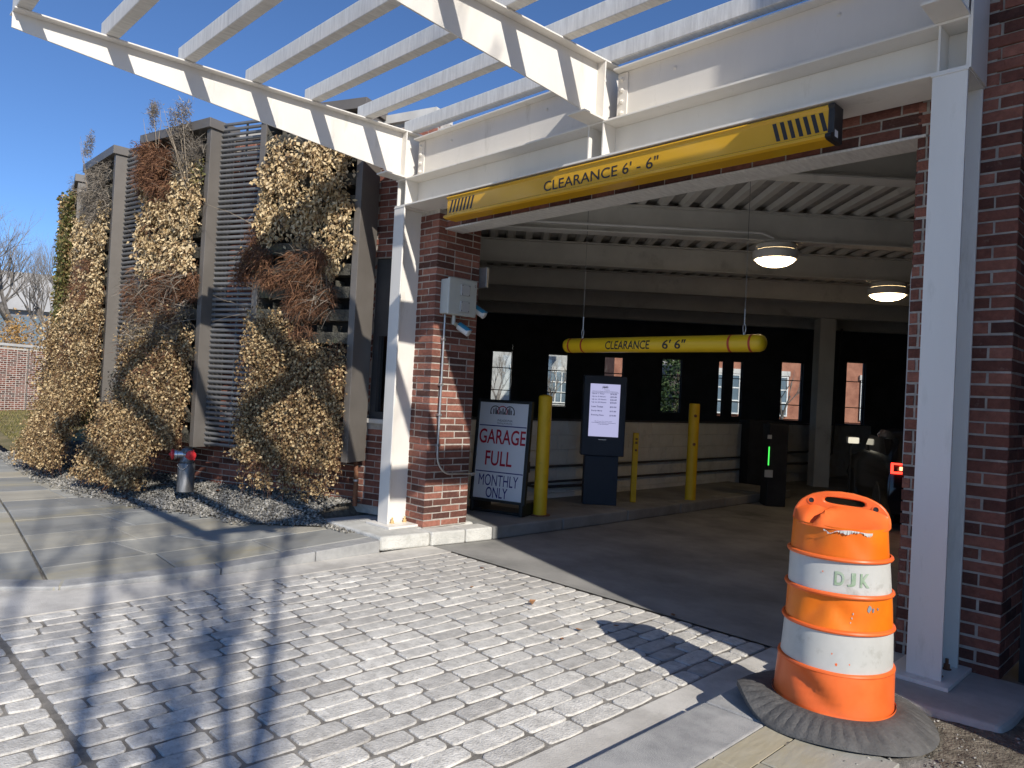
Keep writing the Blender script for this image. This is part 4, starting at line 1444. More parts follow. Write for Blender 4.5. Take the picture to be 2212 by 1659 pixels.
# downpipes at the foot of the wall
for i, (x, y, lab) in enumerate(((-7.30, 4.74, 'rusty iron downpipe at wall foot beside the entrance bay'), (-8.80, 4.47, 'thin rusty pipe at the foot of brick wall below dry ivy'), (-9.62, 4.20, 'rusty pipe at wall foot just right of the standpipe'))):
    th = thing('drain_pipe', lab, 'pipe', (x, y, 0.1), 'pipes at the foot of the brick wall')
    MB().tube([(x, y, .09), (x, y, .40), (x - .02, y + .01, .48), (x - .06, y + .02, .66)], .028, 10).build('pipe', M['rusty'], th, smooth=True)
    MB().lathe([(.033, 0), (.033, .022)], 14, (x, y, .38)).build('clamp', M['steel'], th)

# ================================================================== STANDPIPE
hx, hy = -9.05, 3.46
hyd = thing('fire_standpipe', 'squat steel fire standpipe with two red caps on the gravel', 'standpipe', (hx, hy, .1))
MB().lathe([(.098, 0), (.098, .33), (.09, .345), (.07, .35)], 28, (hx, hy, .105)).build('barrel', M['dull_steel'], hyd, smooth=True)
MB().lathe([(.075, 0), (.085, .02), (.07, .05), (.06, .10), (.075, .14), (.06, .17), (.03, .185)], 24, (hx, hy, .45)).build('head', M['dull_steel'], hyd, smooth=True)
for sgn, dv in ((1, R0 * .62 - FW0 * .75), (-1, -R0 * .86 - FW0 * .48)):
    dv = dv.normalized()
    o_ = V((hx, hy, .555))
    ou = MB().lathe([(.048, .02), (.048, .11), (.06, .115), (.06, .145)], 20, o_, dv).build('outlet', M['chrome'], hyd, smooth=True)
    c = MB().lathe([(.050, .146), (.056, .150), (.056, .172), (.042, .182), (.016, .184), (.016, .2)], 20, o_, dv)
    c.build('cap', M['red_cap'], ou, smooth=True)
    for q in range(3):
        g = MB()
        an = 2 * math.pi * q / 3 + .4
        a_ = dv.orthogonal().normalized(); b2 = dv.cross(a_)
        e = a_ * math.cos(an) + b2 * math.sin(an)
        g.fbox(o_ + dv * .15, e, dv, e.cross(dv), (.05, .068), (0, .022), (-.008, .008))
        g.build('cap_lug', M['red_cap'], ou)
b = MB()
for q in range(9):
    t = q / 8
    b.lathe([(.008, -.006), (.008, .006)], 6, V((hx, hy, .43)) - FW0 * .105 + R0 * (-.06 + .12 * t) + V((0, 0, -.05 * math.sin(math.pi * t))))
kind(b.build('chain', M['chrome'], hyd), 'stuff')

# ================================================================== EQUIPMENT ON THE LEFT PIER
X5 = -5.648
bx = thing('junction_box', 'pale grey plastic box with two square covers on brick pier', 'electrical box', (X5, 4.71, 2.25))
body = MB().box(X5 - .005, X5 + .11, 4.525, 4.875, 2.255, 2.60).build('body', M['grey_box'], bx, bevel=.012, seg=3)
MB().box(X5 + .1105, X5 + .145, 4.515, 4.885, 2.245, 2.61).build('door', M['grey_box'], bx, bevel=.014, seg=3)
for zc in (2.335, 2.50):
    cv = MB().box(X5 + .1455, X5 + .165, 4.66, 4.775, zc - .055, zc + .055).build('cover', M['grey_plate'], bx, bevel=.004)
    for (yy, zz) in ((4.672, zc - .043), (4.763, zc - .043), (4.672, zc + .043), (4.763, zc + .043)):
        MB().lathe([(.005, 0), (.005, .002)], 8, (X5 + .165, yy, zz), (1, 0, 0)).build('screw', M['ink'], cv)
text('lettering', 'Q', (X5 + .1455, 4.845, 2.545), (0, 1, 0), (0, 0, 1), .02, .026, M['grey_ink'], bx, .001, .03)
for i, (p, lab) in enumerate(((V((X5 + .07, 4.97, 2.33)), 'white blue hooded sensor beside the grey box on pier corner'), (V((X5 + .07, 4.77, 2.13)), 'white blue hooded sensor hanging below the grey box'))):
    sn = thing('sensor', lab, 'sensor', p, 'hooded sensors on the brick pier')
    dv = (R0 * .80 - V((0, 0, 1)) * .52 - FW0 * .3).normalized()
    base = p - dv * .04
    MB().lathe([(.036, -.005), (.040, .01), (.040, .13), (.034, .135)], 20, base, dv).build('body', M['sensor_white'], sn, smooth=True)
    upv = (V((0, 0, 1)) - dv * dv.z).normalized()
    sd_ = dv.cross(upv)
    hd_ = MB()
    nn_ = 9
    for s0, s1 in ((0, 1),):
        pts0 = []; pts1 = []
        for q in range(nn_):
            an = R(-75 + 150 * q / (nn_ - 1))
            e = upv * math.cos(an) + sd_ * math.sin(an)
            L0, L1 = -.005, .10 + .045 * math.cos(an)
            pts0.append((base + e * .045 + dv * L0, base + e * .045 + dv * L1))
            pts1.append((base + e * .041 + dv * L0, base + e * .041 + dv * L1))
        vs = [p_ for pr_ in pts0 for p_ in pr_] + [p_ for pr_ in pts1 for p_ in pr_]
        fs = []
        m2 = 2 * nn_
        for q in range(nn_ - 1):
            fs.append((2 * q, 2 * q + 1, 2 * q + 3, 2 * q + 2))
            fs.append((m2 + 2 * q + 2, m2 + 2 * q + 3, m2 + 2 * q + 1, m2 + 2 * q))
            fs.append((2 * q + 1, m2 + 2 * q + 1, m2 + 2 * q + 3, 2 * q + 3))
        hd_.add(vs, fs)
    hd_.build('hood', M['sensor_blue'], sn, smooth=True)
    end = V((X5 + .07, 4.885, 2.38)) if i == 0 else V((X5 + .07, 4.655, 2.25))
    kn = base - dv * .02
    mid = V((kn.x, (kn.y + end.y) / 2, kn.z)) if i == 0 else V((end.x, end.y, kn.z + .01))
    MB().tube([end, mid, kn, base + dv * .01], [.018, .020, .022, .02], 12).build('bracket', M['grey_box'], sn, smooth=True)
cd = thing('conduit', 'thin galvanised conduit running down the brick pier from grey box', 'conduit', (X5, 4.58, .64))
pth = [(X5 + .03, 4.575, 2.25), (X5 + .03, 4.572, 1.4), (X5 + .03, 4.572, .86)]
for q in range(1, 9):
    an = math.pi / 2 * q / 8
    pth.append((X5 + .03, 4.572 + .17 * (1 - math.cos(an)), .86 - .17 * math.sin(an) - .03 * q / 8))
pth += [(X5 + .03, 4.9, .655), (X5 + .03, 5.03, .645)]
MB().tube(pth, .0115, 10).build('pipe', M['steel'], cd, smooth=True)
MB().tube([(X5 + .03, 5.03, .645), (X5 + .03, 5.08, .645)], .018, 10).build('coupling', M['steel'], cd, smooth=True)
for z in (2.0, 1.55, 1.25, .95):
    MB().box(X5 + .002, X5 + .045, 4.553, 4.592, z - .012, z + .012).build('strap', M['steel'], cd, bevel=.004)
jb = MB().box(-5.80, -5.55, 5.04, 5.075, 2.58, 2.79)
tag(jb.build('metal_plate', M['steel'], None, bevel=.004), 'small grey metal plate on inner edge of the brick pier', 'plate')

# ================================================================== CORNER GUARD
cg = MB()
prof = [(4.70, 1.20), (4.70, 2.33), (4.72, 2.37), (4.76, 2.385), (4.99, 2.385), (4.99, 1.15), (4.74, 1.15)]
cg.prism([(-1.398, y, z) for y, z in prof], (-.03, 0, 0))
tag(cg.build('corner_guard', M['grey_plate'], None, bevel=.006), 'upright pale metal guard plate on the right jamb of the opening', 'guard')

# ================================================================== HANGING CLEARANCE BAR
hb = thing('clearance_bar', 'yellow hanging clearance pipe with red stripes below ceiling cables', 'height bar', (-4.1, 6.0, 1.98))
zc, rr_ = 2.054, .078
xa, xb = -5.268, -2.955
prof = [(.02, 0), (.045, .006), (.066, .022), (rr_, .055), (rr_, xb - xa - .055), (.066, xb - xa - .022), (.045, xb - xa - .006), (.02, xb - xa)]
MB().lathe(prof, 32, (xa, 6.0, zc), (1, 0, 0)).build('pipe', M['yellow_bar'], hb, smooth=True)
for x in (-5.165, -4.985, -3.275, -3.075):
    MB().lathe([(rr_ + .0012, -.011), (rr_ + .0012, .011)], 32, (x, 6.0, zc), (1, 0, 0), cap=False).build('stripe', M['red_tape'], hb, smooth=True)
MAPB = lambda x0: (lambda a, b_: V((x0 + a, 6.0 - (rr_ + .0018) * math.cos((b_ - .052) / rr_), zc + (rr_ + .0018) * math.sin((b_ - .052) / rr_))))
text('lettering', 'CLEARANCE', (0, 0, 0), (1, 0, 0), (0, 0, 1), .54, .088, M['ink'], hb, bold=.018, shear=.14, mapf=MAPB(-4.66), spacing=1.05)
text('lettering', '6\' 6"', (0, 0, 0), (1, 0, 0), (0, 0, 1), .25, .092, M['ink'], hb, bold=.018, shear=.14, mapf=MAPB(-3.97))
for (x, yt) in ((-5.025, 6.0), (-3.16, 6.0)):
    MB().lathe([(.012, 0), (.012, .02)], 10, (x, 6.0, zc + rr_ - .003)).build('eye_bolt', M['steel'], hb)
    lk_ = []
    for q in range(13):
        an = 2 * math.pi * q / 12
        lk_.append((x + .014 * math.cos(an), 6.0, zc + rr_ + .055 + .042 * math.sin(an)))
    MB().tube(lk_, .0045, 6, False).build('quick_link', M['steel'], hb, smooth=True)
    MB().tube([(x, 6.0, zc + rr_ + .09), (x, 6.0, 2.36)], .006, 6).build('ferrule', M['steel'], hb)
    MB().tube([(x, 6.0, 2.30), (x - .01, 6.0, 3.60)], .0026, 5).build('cable', M['dull_steel'], hb)

# ================================================================== CEILING LAMPS
for i, (d, l, s, lab) in enumerate(((7.95, 2.81, 1.0, 'lit round ceiling lamp nearest the entrance'), (9.95, 5.08, 1.06, 'lit round ceiling lamp farther back near the right jamb'))):
    p = D2(d, l, 0)
    th = thing('ceiling_lamp', lab, 'lamp', (p.x, p.y, 3.03), 'round lamps under the ceiling beams')
    MB().lathe([(.19 * s, 3.284), (.215 * s, 3.27), (.215 * s, 3.215)], 36, (p.x, p.y, 0)).build('base', M['ceil'], th, smooth=True)
    MB().lathe([(.215 * s, 3.214), (.238 * s, 3.205), (.240 * s, 3.15), (.228 * s, 3.115), (.212 * s, 3.113)], 36, (p.x, p.y, 0), cap=False).build('housing', M['sensor_white'], th, smooth=True)
    MB().lathe([(.211 * s, 3.1145), (.19 * s, 3.088), (.14 * s, 3.058), (.08 * s, 3.042), (.02 * s, 3.037)], 36, (p.x, p.y, 0)).build('lens', M['lamp'], th, smooth=True)
# conduit below the ceiling beam
p0, p1_ = D2(7.77, -1.0, 3.36), D2(7.77, 2.6, 3.36)
cdt = MB().tube([p0 + FW0 * .25 + V((0, 0, -.02)), p0 + FW0 * .08 + R0 * .02, p0 + R0 * .15, p1_, p1_ + R0 * .12 + V((0, 0, -.05))], .014, 8)
tag(cdt.build('ceiling_conduit', M['sensor_white'], None, smooth=True), 'pale conduit pipe running along the ceiling beam to lamp', 'conduit')

# ================================================================== BOLLARDS
def on_lane(d, l):
    return FW0 * d + R0 * l


p = on_lane(8.30, .392)
th = thing('bollard', 'thick yellow bollard between the garage full sign and the kiosk', 'bollard', (p.x, p.y, .132), 'yellow bollards inside the garage')
MB().lathe([(.078, 0), (.078, 1.345), (.07, 1.36), (.03, 1.372)], 28, (p.x, p.y, .133)).build('post', M['yellow_post'], th, smooth=True)
MB().lathe([(.12, 0), (.12, .012)], 20, (p.x, p.y, .1325)).build('base_ring', M['rusty'], th)
p = on_lane(10.30, 2.60)
th = thing('bollard', 'thick yellow bollard with dark holes to the right of the kiosk', 'bollard', (p.x, p.y, .132), 'yellow bollards inside the garage')
MB().lathe([(.075, 0), (.075, 1.345), (.068, 1.36)], 28, (p.x, p.y, .133)).build('post', M['yellow_post'], th, smooth=True)
for z in (1.32, .92):
    MB().lathe([(.022, 0), (.022, .004)], 8, V((p.x, p.y, z)) - FW0 * .0745, -FW0).build('hole', M['rusty'], th)
p = on_lane(9.75, 1.695)
th = thing('bollard', 'thin chipped yellow steel post close to the kiosk', 'bollard', (p.x, p.y, .132), 'yellow bollards inside the garage')
MB().fbox(p, R0, FW0, (0, 0, 1), (-.036, .036), (-.036, .036), (.133, 1.06)).build('post', M['yellow_post'], th, bevel=.006)
for z, s in ((.98, .012), (.93, .016), (.83, .014)):
    MB().fbox(p, R0, FW0, (0, 0, 1), (-.01, .02), (-.0375, -.036), (z - s, z + s)).build('chip', M['rusty'], th)

# ================================================================== KIOSK
kd = 9.30
kp_ = on_lane(kd, 1.2)
ki = thing('payment_kiosk', 'dark navy kiosk with a lit white price screen', 'kiosk', (kp_.x, kp_.y, .132))
fb = lambda m, A, B, C: m.fbox((0, 0, 0), R0, FW0, (0, 0, 1), A, B, C)
fb(MB(), (.985, 1.415), (kd + .03, kd + .26), (.133, .76)).build('pedestal', M['kiosk'], ki, bevel=.006)
fb(MB(), (.925, 1.475), (kd, kd + .20), (.762, 1.79)).build('head', M['kiosk'], ki, bevel=.01)
scr = fb(MB(), (1.006, 1.388), (kd - .006, kd - .001), (1.01, 1.683)).build('screen', M['screen'], ki)
fb(MB(), (1.14, 1.24), (kd - .008, kd - .001), (.968, .974)).build('card_slot', M['chrome'], ki)
SO = lambda l, z: FW0 * (kd - .0065) + R0 * l + V((0, 0, z))


def stext(body, l, z, w, h, mat='navy', bold=.02):
    text('lettering', body, SO(l, z), R0, (0, 0, 1), w, h, M[mat], scr, .0012, bold)


def arcs(parent, mat, org, xd, s, lift, red=None):
    """three linked arches with legs and little towers"""
    xd, up = V(xd), V((0, 0, 1))
    n = xd.cross(up).normalized()
    w = .085 * s
    P = lambda a, b_: V(org) + xd * (a * s) + up * (b_ * s) + n * lift

    def band(pts, mt):
        m = MB()
        for q in range(len(pts) - 1):
            a, b_ = V((*pts[q], 0)), V((*pts[q + 1], 0))
            t = (b_ - a)
            nn = V((-t.y, t.x, 0)).normalized() * .045
            m.poly([P(*(a - nn).xy), P(*(b_ - nn).xy), P(*(b_ + nn).xy), P(*(a + nn).xy)])
        m.build('logo', mt, parent)
    for i, cx_ in enumerate((-.78, 0, .78)):
        a0, a1 = (0, 180) if i != 1 else (0, 180)
        circ = [(cx_ + .5 * math.cos(R(a0 + (360 if True else 180) * q / 24)), .5 * math.sin(R(a0 + 360 * q / 24))) for q in range(25)]
        if i == 1:
            band(circ, red or mat)
        else:
            band(circ, mat)
    band([(-1.28, 0), (-1.32, -1.05)], mat); band([(-.32, -.1), (-.34, -1.15)], mat); band([(1.28, 0), (1.28, -.55)], mat)
    for (cx_, hh) in ((-.95, .28), (-.72, .4), (-.58, .15), (-.15, .1), (.05, .35), (.2, .0), (.62, .3), (.78, .45), (.95, .2)):
        m = MB()
        m.poly([P(cx_ - .07, -.42), P(cx_ + .07, -.42), P(cx_ + .07, hh - .1), P(cx_, hh), P(cx_ - .07, hh - .1)])
        m.build('logo_tower', M['grey_ink'], parent)


arcs(scr, M['navy'], SO(1.195, 1.645), R0, .028, .0012)
stext('PHILADELPHIA', 1.19, 1.603, .06, .009, 'grey_ink')
stext('WELCOME TO PARKING GARAGE AT INDEPENDENCE', 1.03, 1.582, .33, .009)
fb(MB(), (1.022, 1.372), (kd - .0078, kd - .0066), (1.570, 1.573)).build('rule', M['navy'], scr)
z = 1.545
for a, b_ in (('Up to 1 Hour', '$14.00'), ('Up to 2 Hours', '$22.00'), ('Up to 10 Hours', '$26.00'), ('Up to 24 Hours', '$30.00'), (None, None), ('Lost Ticket', '$30.00'), (None, None), ('Early Bird', '$15.00'), (None, None), ('Evening Rate', '$10.00')):
    if a is None:
        z -= .018; continue
    stext(a, 1.03, z, .0125 * len(a) + .01, .021)
    stext(b_, 1.265, z, .082, .021)
    z -= .0365
for q, (l, w) in enumerate(((1.08, .22), (1.04, .31), (1.12, .14))):
    stext('CUSTOMERS PARKING OVERNIGHT' if q else 'Parking Tax Included', l, 1.20 - .018 * q, w, .009)

# ================================================================== A-FRAME SIGN
sh = R(17.6)
sx_ = V((math.cos(sh), math.sin(sh), 0))
sn_ = V((sx_.y, -sx_.x, 0))                # faces the camera
so_ = on_lane(8.38, -.385)
so_ = V((so_.x, so_.y, 0))
sg = thing('pavement_sign', 'white sign board in black frame reading garage full monthly only', 'sign', (so_.x, so_.y, .132))
tl = V((0, 0, 1)) - sn_ * -.0
lean = (V((0, 0, 1)) - sn_ * .07).normalized()
Sb = so_ + V((0, 0, .30))
fr_ = MB()
SW, SHh = .66, 1.15
SCL = .95
fr_.fbox(Sb, sx_, lean, -sn_, (-.035, 0), (-.03, SHh + .035), (-.02, .04))
fr_.fbox(Sb, sx_, lean, -sn_, (SW, SW + .045), (-.03, SHh + .035), (-.02, .04))
fr_.fbox(Sb, sx_, lean, -sn_, (.0005, SW - .0005), (SHh, SHh + .035), (-.02, .04))
fr_.fbox(Sb, sx_, lean, -sn_, (.0005, SW - .0005), (-.03, 0), (-.02, .04))
fr_.build('frame', M['sign_black'], sg, bevel=.006)
bd = MB().fbox(Sb, sx_, lean, -sn_, (.001, SW - .001), (.001, SHh - .001), (.0, .012)).build('board', M['sign_white'], sg)
for ss in (-.02, SW - .02):
    MB().fbox(Sb - V((0, 0, .165)), sx_, (0, 0, 1), -sn_, (ss, ss + .05), (0, .14), (-.03, .42)).build('foot', M['sign_black'], sg, bevel=.01)
MB().fbox(Sb - V((0, 0, .165)), sx_, (0, 0, 1), -sn_, (-.02, SW + .03), (0, .035), (.02, .36)).build('base', M['sign_black'], sg, bevel=.01)
BP = lambda a, b_: Sb + sx_ * a + lean * b_
tx = lambda body, a, b_, w, hh, mt, bold=.0: text('lettering', body, BP(a, b_), sx_, lean, w, hh, M[mt], bd, .0025, bold)
tx('GARAGE', .022, .655, .625, .175, 'red_ink', .012)
tx('FULL', .13, .395, .36, .175, 'red_ink', .012)
tx('MONTHLY', .065, .155, .53, .135, 'navy', .0)
tx('ONLY', .175, .015, .29, .125, 'navy', .008)
tx('PHILADELPHIA', .255, .925, .20, .026, 'grey_ink', .0)
tx('Parking Authority', .255, .890, .20, .026, 'grey_ink', .0)
for zz in (.315, .865):
    MB().fbox(Sb, sx_, lean, -sn_, (.012, SW - .012), (zz, zz + .012), (-.0018, -.0005)).build('rule', M['navy'], bd)
arcs(bd, M['ink'], BP(.31, 1.045), sx_, .125, .0025, M['red_ink'])

# ================================================================== THINGS ON THE BLOCK WALL
for i, (z, yb) in enumerate(((.56, 12.6), (.36, 12.4))):
    pth = [(-6.46, 6.6 + .0 * i, z), (-6.46, yb, z - .02 * i)]
    o = MB().tube(pth, .016, 8).build('wall_pipe', M['dark'], None, smooth=True)
    tag(o, ('upper' if i == 0 else 'lower') + ' dark pipe running along the low block wall behind kiosk', 'pipe')
o = thing('pipe_riser', 'bent conduit with a small box on block wall beside bollard', 'conduit', (-6.45, 6.7, .3))
MB().tube([(-6.45, 6.35, .98), (-6.45, 6.55, .95), (-6.45, 6.65, .85), (-6.45, 6.68, .45), (-6.45, 6.75, .34), (-6.45, 6.95, .30), (-6.45, 8.0, .28)], .02, 8).build('pipe', M['dark'], o, smooth=True)
MB().box(-6.47, -6.42, 6.6, 6.76, .50, .64).build('box', M['dark'], o, bevel=.005)
for i, (l, yb, lab) in enumerate(((5.42, 0, 'dark pipe bend on far block wall left of car'), (5.95, 0, 'outer dark pipe bend on far block wall left of car'))):
    pa = D2(15.2, 5.9 + .28 * i, 0)
    pts_ = [D2(13.6, 4.4, .62 - .2 * i), D2(14.6, 5.5 + .4 * i, .60 - .2 * i), D2(15.0, 6.15 + .3 * i, .62 - .2 * i), D2(15.1, 6.4 + .3 * i, .8 - .2 * i), D2(15.1, 6.42 + .3 * i, 1.2), D2(15.1, 6.5 + .3 * i, 3.2)]
    tag(MB().tube(pts_, .022, 8).build('wall_pipe', M['dark'], None, smooth=True), lab, 'pipe')
p = D2(12.4, 5.82, 0)
el = thing('emergency_light', 'small pale emergency light near the black car', 'light', (p.x, p.y, 0))
fb(MB(), (5.76, 5.90), (12.34, 12.46), (.95, 1.07)).build('housing', M['sensor_white'], el, bevel=.02, seg=3)
fb(MB(), (5.74, 5.92), (12.30, 12.338), (.96, 1.06)).build('lens', M['lamp_white'], el, bevel=.015)
fb(MB(), (5.815, 5.845), (12.40, 12.43), (.0, .949)).build('post', M['dark'], el)
tm = thing('ticket_machine', 'black ticket machine with a thin green light strip', 'machine', D2(11.1, 4.05, 0))
fb(MB(), (3.93, 4.22), (11.0, 11.3), (.002, 1.25)).build('case', M['black'], tm, bevel=.01)
fb(MB(), (3.925, 3.94), (10.99, 10.999), (.62, .90)).build('light_strip', M['green_led'], tm)
fb(MB(), (3.88, 4.0), (10.98, 10.999), (.44, .55)).build('panel', M['grey_box'], tm)
fb(MB(), (3.90, 3.96), (10.98, 10.999), (1.02, 1.08)).build('button', M['grey_box'], tm)

# ================================================================== BLACK CAR (only its rear corner shows)
cr = D2(9.35, 5.0, 0)
car = thing('parked_car', 'black car with glowing red tail lamp behind the right jamb', 'car', (cr.x + .8, cr.y + 2.0, 0))
cy0 = cr.y - .12
cx0, cx1 = cr.x - .06, cr.x + 1.70
secs = [(0.0, .30, .62, .66), (.05, .24, .88, .94), (.16, .22, .92, 1.0), (.55, .22, .93, 1.24), (1.2, .22, .93, 1.34), (2.0, .22, .92, 1.35), (2.7, .22, .91, 1.18), (3.2, .22, .88, .95), (3.9, .24, .80, .84), (4.2, .34, .62, .64)]
vs, fs = [], []
for (yy, zb, zs, zt) in secs:
    ins = .10 if zt > 1.0 else .03
    row = [(cx0 + .05, zb), (cx0, zb + .14), (cx0, zs - .14), (cx0 + .035, zs), (cx0 + .06 + ins * .7, (zs + zt) / 2), (cx0 + .10 + ins, zt - .02), (cx0 + .25 + ins, zt)]
    full = row + [(cx0 + cx1 - x, z_) for x, z_ in row[::-1]]
    vs += [(x, cy0 + yy, z_) for x, z_ in full]
K = 14
for i in range(len(secs) - 1):
    for q in range(K - 1):
        fs.append((i * K + q, (i + 1) * K + q, (i + 1) * K + q + 1, i * K + q + 1))
fs.append(tuple(range(K)))
fs.append(tuple(range((len(secs) - 1) * K, len(secs) * K))[::-1])
MB().add(vs, fs).build('body', M['car'], car, smooth=True)
MB().prism([(cx0 + .16, cy0 + .62, .98), (cx0 + .16, cy0 + 2.7, .98), (cx0 + .165, cy0 + 2.2, 1.24), (cx0 + .165, cy0 + .95, 1.22)], (-.09, 0, 0)).build('side_window', M['car_glass'], car)
for yy in (.85, 3.35):
    wh = MB().lathe([(.20, 0), (.30, 0), (.315, .03), (.315, .17), (.30, .2), (.2, .2)], 28, (cx0 - .012, cy0 + yy, .317), (1, 0, 0)).build('wheel', M['rubber'], car, smooth=True)
    MB().lathe([(.195, .02), (.195, .06), (.05, .01)], 20, (cx0 - .012, cy0 + yy, .317), (1, 0, 0)).build('rim', M['dull_steel'], wh, smooth=True)
tlx = cx0 + .02
for (a, b_, c_, d_, mt) in ((.0, .30, .815, .84, 'tail'), (.0, .025, .84, .93, 'tail'), (.0, .26, .93, .95, 'tail'), (.235, .262, .95, 1.05, 'tail'), (.10, .26, .862, .905, 'tail_core')):
    MB().box(tlx + a, tlx + b_, cy0 - .045, cy0 - .005, c_, d_).build('tail_lamp', M[mt], car)

car_rot = R(27.0)
car.rotation_euler = (0, 0, car_rot)
tp = V((cx0, cy0, 0))
lv = V(car.location) - tp
rl = Matrix.Rotation(car_rot, 3, 'Z') @ lv
car.location = tp + V((rl.x, rl.y, -.08))

# ================================================================== TRAFFIC DRUM
dc = V((-1.312, 3.50, 0.102))
dr = thing('traffic_drum', 'battered orange and white striped traffic drum on a rubber tyre base', 'traffic drum', dc)
dxr = R0.copy(); dyf = -FW0                      # to the right and towards the camera
dloc = (V((dc.x, dc.y, 0)) - V((0, 0, 0))).normalized()
dyf = -dloc
dxr = V((-dyf.y, dyf.x, 0))


def dent(an, z):
    """radius change: an measured from the camera side, positive to the right"""
    d = 0.0
    val = lambda a0, m_, w, z0, h: max(0.0, 1 - abs(an - a0 - m_ * (z - z0)) / w) * max(0.0, 1 - ((z - z0) / h) ** 2)
    d -= .024 * val(-.40, 3.0, .34, .525, .09) + .012 * val(.10, -2.0, .25, .52, .07)
    d -= .026 * val(-.38, -4.0, .36, .17, .10) + .010 * val(.3, 2.0, .4, .12, .08)
    d -= .010 * val(-.55, 1.5, .3, .85, .09) + .008 * val(.35, -2.0, .25, .84, .07)
    d -= .010 * val(-.1, 2.0, .4, .33, .09)
    d += .005 * math.sin(3 * an + 7 * z)
    return d


def rad(z):
    return .268 - .045 * z / .9


def ring_pt(an, z, r):
    return dc + V((0, 0, z)) + (dyf * math.cos(an) + dxr * math.sin(an)) * r


def drum_band(name, z0, z1, mat, extra, rows=7, n=72, collar=False):
    m = MB()
    for i in range(rows + 1):
        z = z0 + (z1 - z0) * i / rows
        for q in range(n):
            an = -math.pi + 2 * math.pi * q / n
            m.v.append(tuple(ring_pt(an, z, rad(z) + extra + dent(an, z) * (0.6 if collar else 1))))
    for i in range(rows):
        for q in range(n):
            q2 = (q + 1) % n
            m.f.append((i * n + q, i * n + q2, (i + 1) * n + q2, (i + 1) * n + q))
    return m.build(name, mat, dr, smooth=True)


drum_band('skirt', .075, .262, M['orange'], .0)
drum_band('white_band', .262, .437, M['white_refl'], -.009)
drum_band('orange_band', .452, .597, M['orange_refl'], -.011)
drum_band('white_band', .612, .757, M['white_refl'], -.013)
drum_band('orange_band', .770, .905, M['orange_refl'], -.015)
for z in (.258, .444, .604, .763):
    m = MB()
    n = 72
    for (dz, ex) in ((-.011, -.010), (-.008, .000), (-.001, .0035), (.006, .001), (.010, -.010)):
        for q in range(n):
            an = -math.pi + 2 * math.pi * q / n
            m.v.append(tuple(ring_pt(an, z + dz, rad(z) + ex + dent(an, z) * .6)))
    for i in range(4):
        for q in range(n):
            q2 = (q + 1) % n
            m.f.append((i * n + q, i * n + q2, (i + 1) * n + q2, (i + 1) * n + q))
    m.build('ridge', M['orange'], dr, smooth=True)
drum_band('foot_ring', .055, .085, M['orange'], .008, 2)
# wedge-shaped top running up to the handle plate, with a dented crease
m = MB()
n = 72
rows = 10
for i in range(rows + 1):
    t = i / rows
    for q in range(n):
        an = -math.pi + 2 * math.pi * q / n
        r = rad(.92) - .012
        x, y = math.sin(an) * r, math.cos(an) * r
        # front/back (y) closes to the plate, x stays
        yy = y * (1 - t) + math.copysign(.020, y if abs(y) > 1e-6 else 1) * t
        xx = x * (1 - .05 * t)
        z = .895 + .085 * (t ** .8)
        z -= .03 * t * (abs(x) / r) ** 4
        if y > 0:
            cr_ = math.exp(-((xx + .02 + .10 * (yy / r)) / .03) ** 2)
            z += .030 * cr_ * math.sin(math.pi * min(1, t * 1.1)) - .022 * math.exp(-((xx - .10) / .09) ** 2) * math.sin(math.pi * t)
            z -= .045 * math.exp(-((xx + .06 + .1 * (yy / r)) / .03) ** 2) * math.sin(math.pi * t * .9)
        p = dc + V((0, 0, z)) + dxr * xx + dyf * yy
        m.v.append(tuple(p))
for i in range(rows):
    for q in range(n):
        q2 = (q + 1) % n
        m.f.append((i * n + q, i * n + q2, (i + 1) * n + q2, (i + 1) * n + q))
m.build('top', M['orange'], dr, smooth=True)
# handle plate with slot
m = MB()
n = 64
HO = [(.214, .885), (.212, .935), (.196, .975), (.162, 1.008), (.11, 1.030), (.05, 1.043), (-.01, 1.047), (-.07, 1.043), (-.125, 1.030), (-.172, 1.004), (-.204, .965), (-.216, .915), (-.218, .885), (-.12, .90), (0, .905), (.12, .90)]
scx, scz = .012, 1.0


def ray_out(an):
    c_, s_ = math.cos(an), math.sin(an)
    best = None
    for i in range(len(HO)):
        (x1, z1), (x2, z2) = HO[i], HO[(i + 1) % len(HO)]
        ex, ez = x2 - x1, z2 - z1
        den = c_ * ez - s_ * ex
        if abs(den) < 1e-9:
            continue
        t = ((x1 - scx) * ez - (z1 - scz) * ex) / den
        u_ = ((x1 - scx) * s_ - (z1 - scz) * c_) / den
        if t > 0 and -1e-6 <= u_ <= 1 + 1e-6 and (best is None or t > best):
            best = t
    return scx + c_ * best, scz + s_ * best


outer, inner = [], []
for q in range(n):
    an = 2 * math.pi * q / n + .01
    outer.append(ray_out(an))
    c_, s_ = math.cos(an), math.sin(an)
    rr3 = (abs(c_ / .088) ** 4 + abs(s_ / .0165) ** 4) ** -.25
    inner.append((scx + c_ * rr3, scz + s_ * rr3 - .05 * c_ * rr3))
for (yy, bulge) in ((.017, 0), (-.017, 0)):
    for ox, oz in outer:
        m.v.append(tuple(dc + dxr * ox + V((0, 0, oz)) + dyf * yy))
    for ix, iz in inner:
        m.v.append(tuple(dc + dxr * ix + V((0, 0, iz)) + dyf * yy))
for q in range(n):
    q2 = (q + 1) % n
    m.f.append((q, q2, n + q2, n + q))
    m.f.append((2 * n + q2, 2 * n + q, 3 * n + q, 3 * n + q2))
    m.f.append((q2, q, 2 * n + q, 2 * n + q2))
    m.f.append((n + q, n + q2, 3 * n + q2, 3 * n + q))
hdl = m.build('handle', M['orange'], dr, smooth=True, bevel=.006)
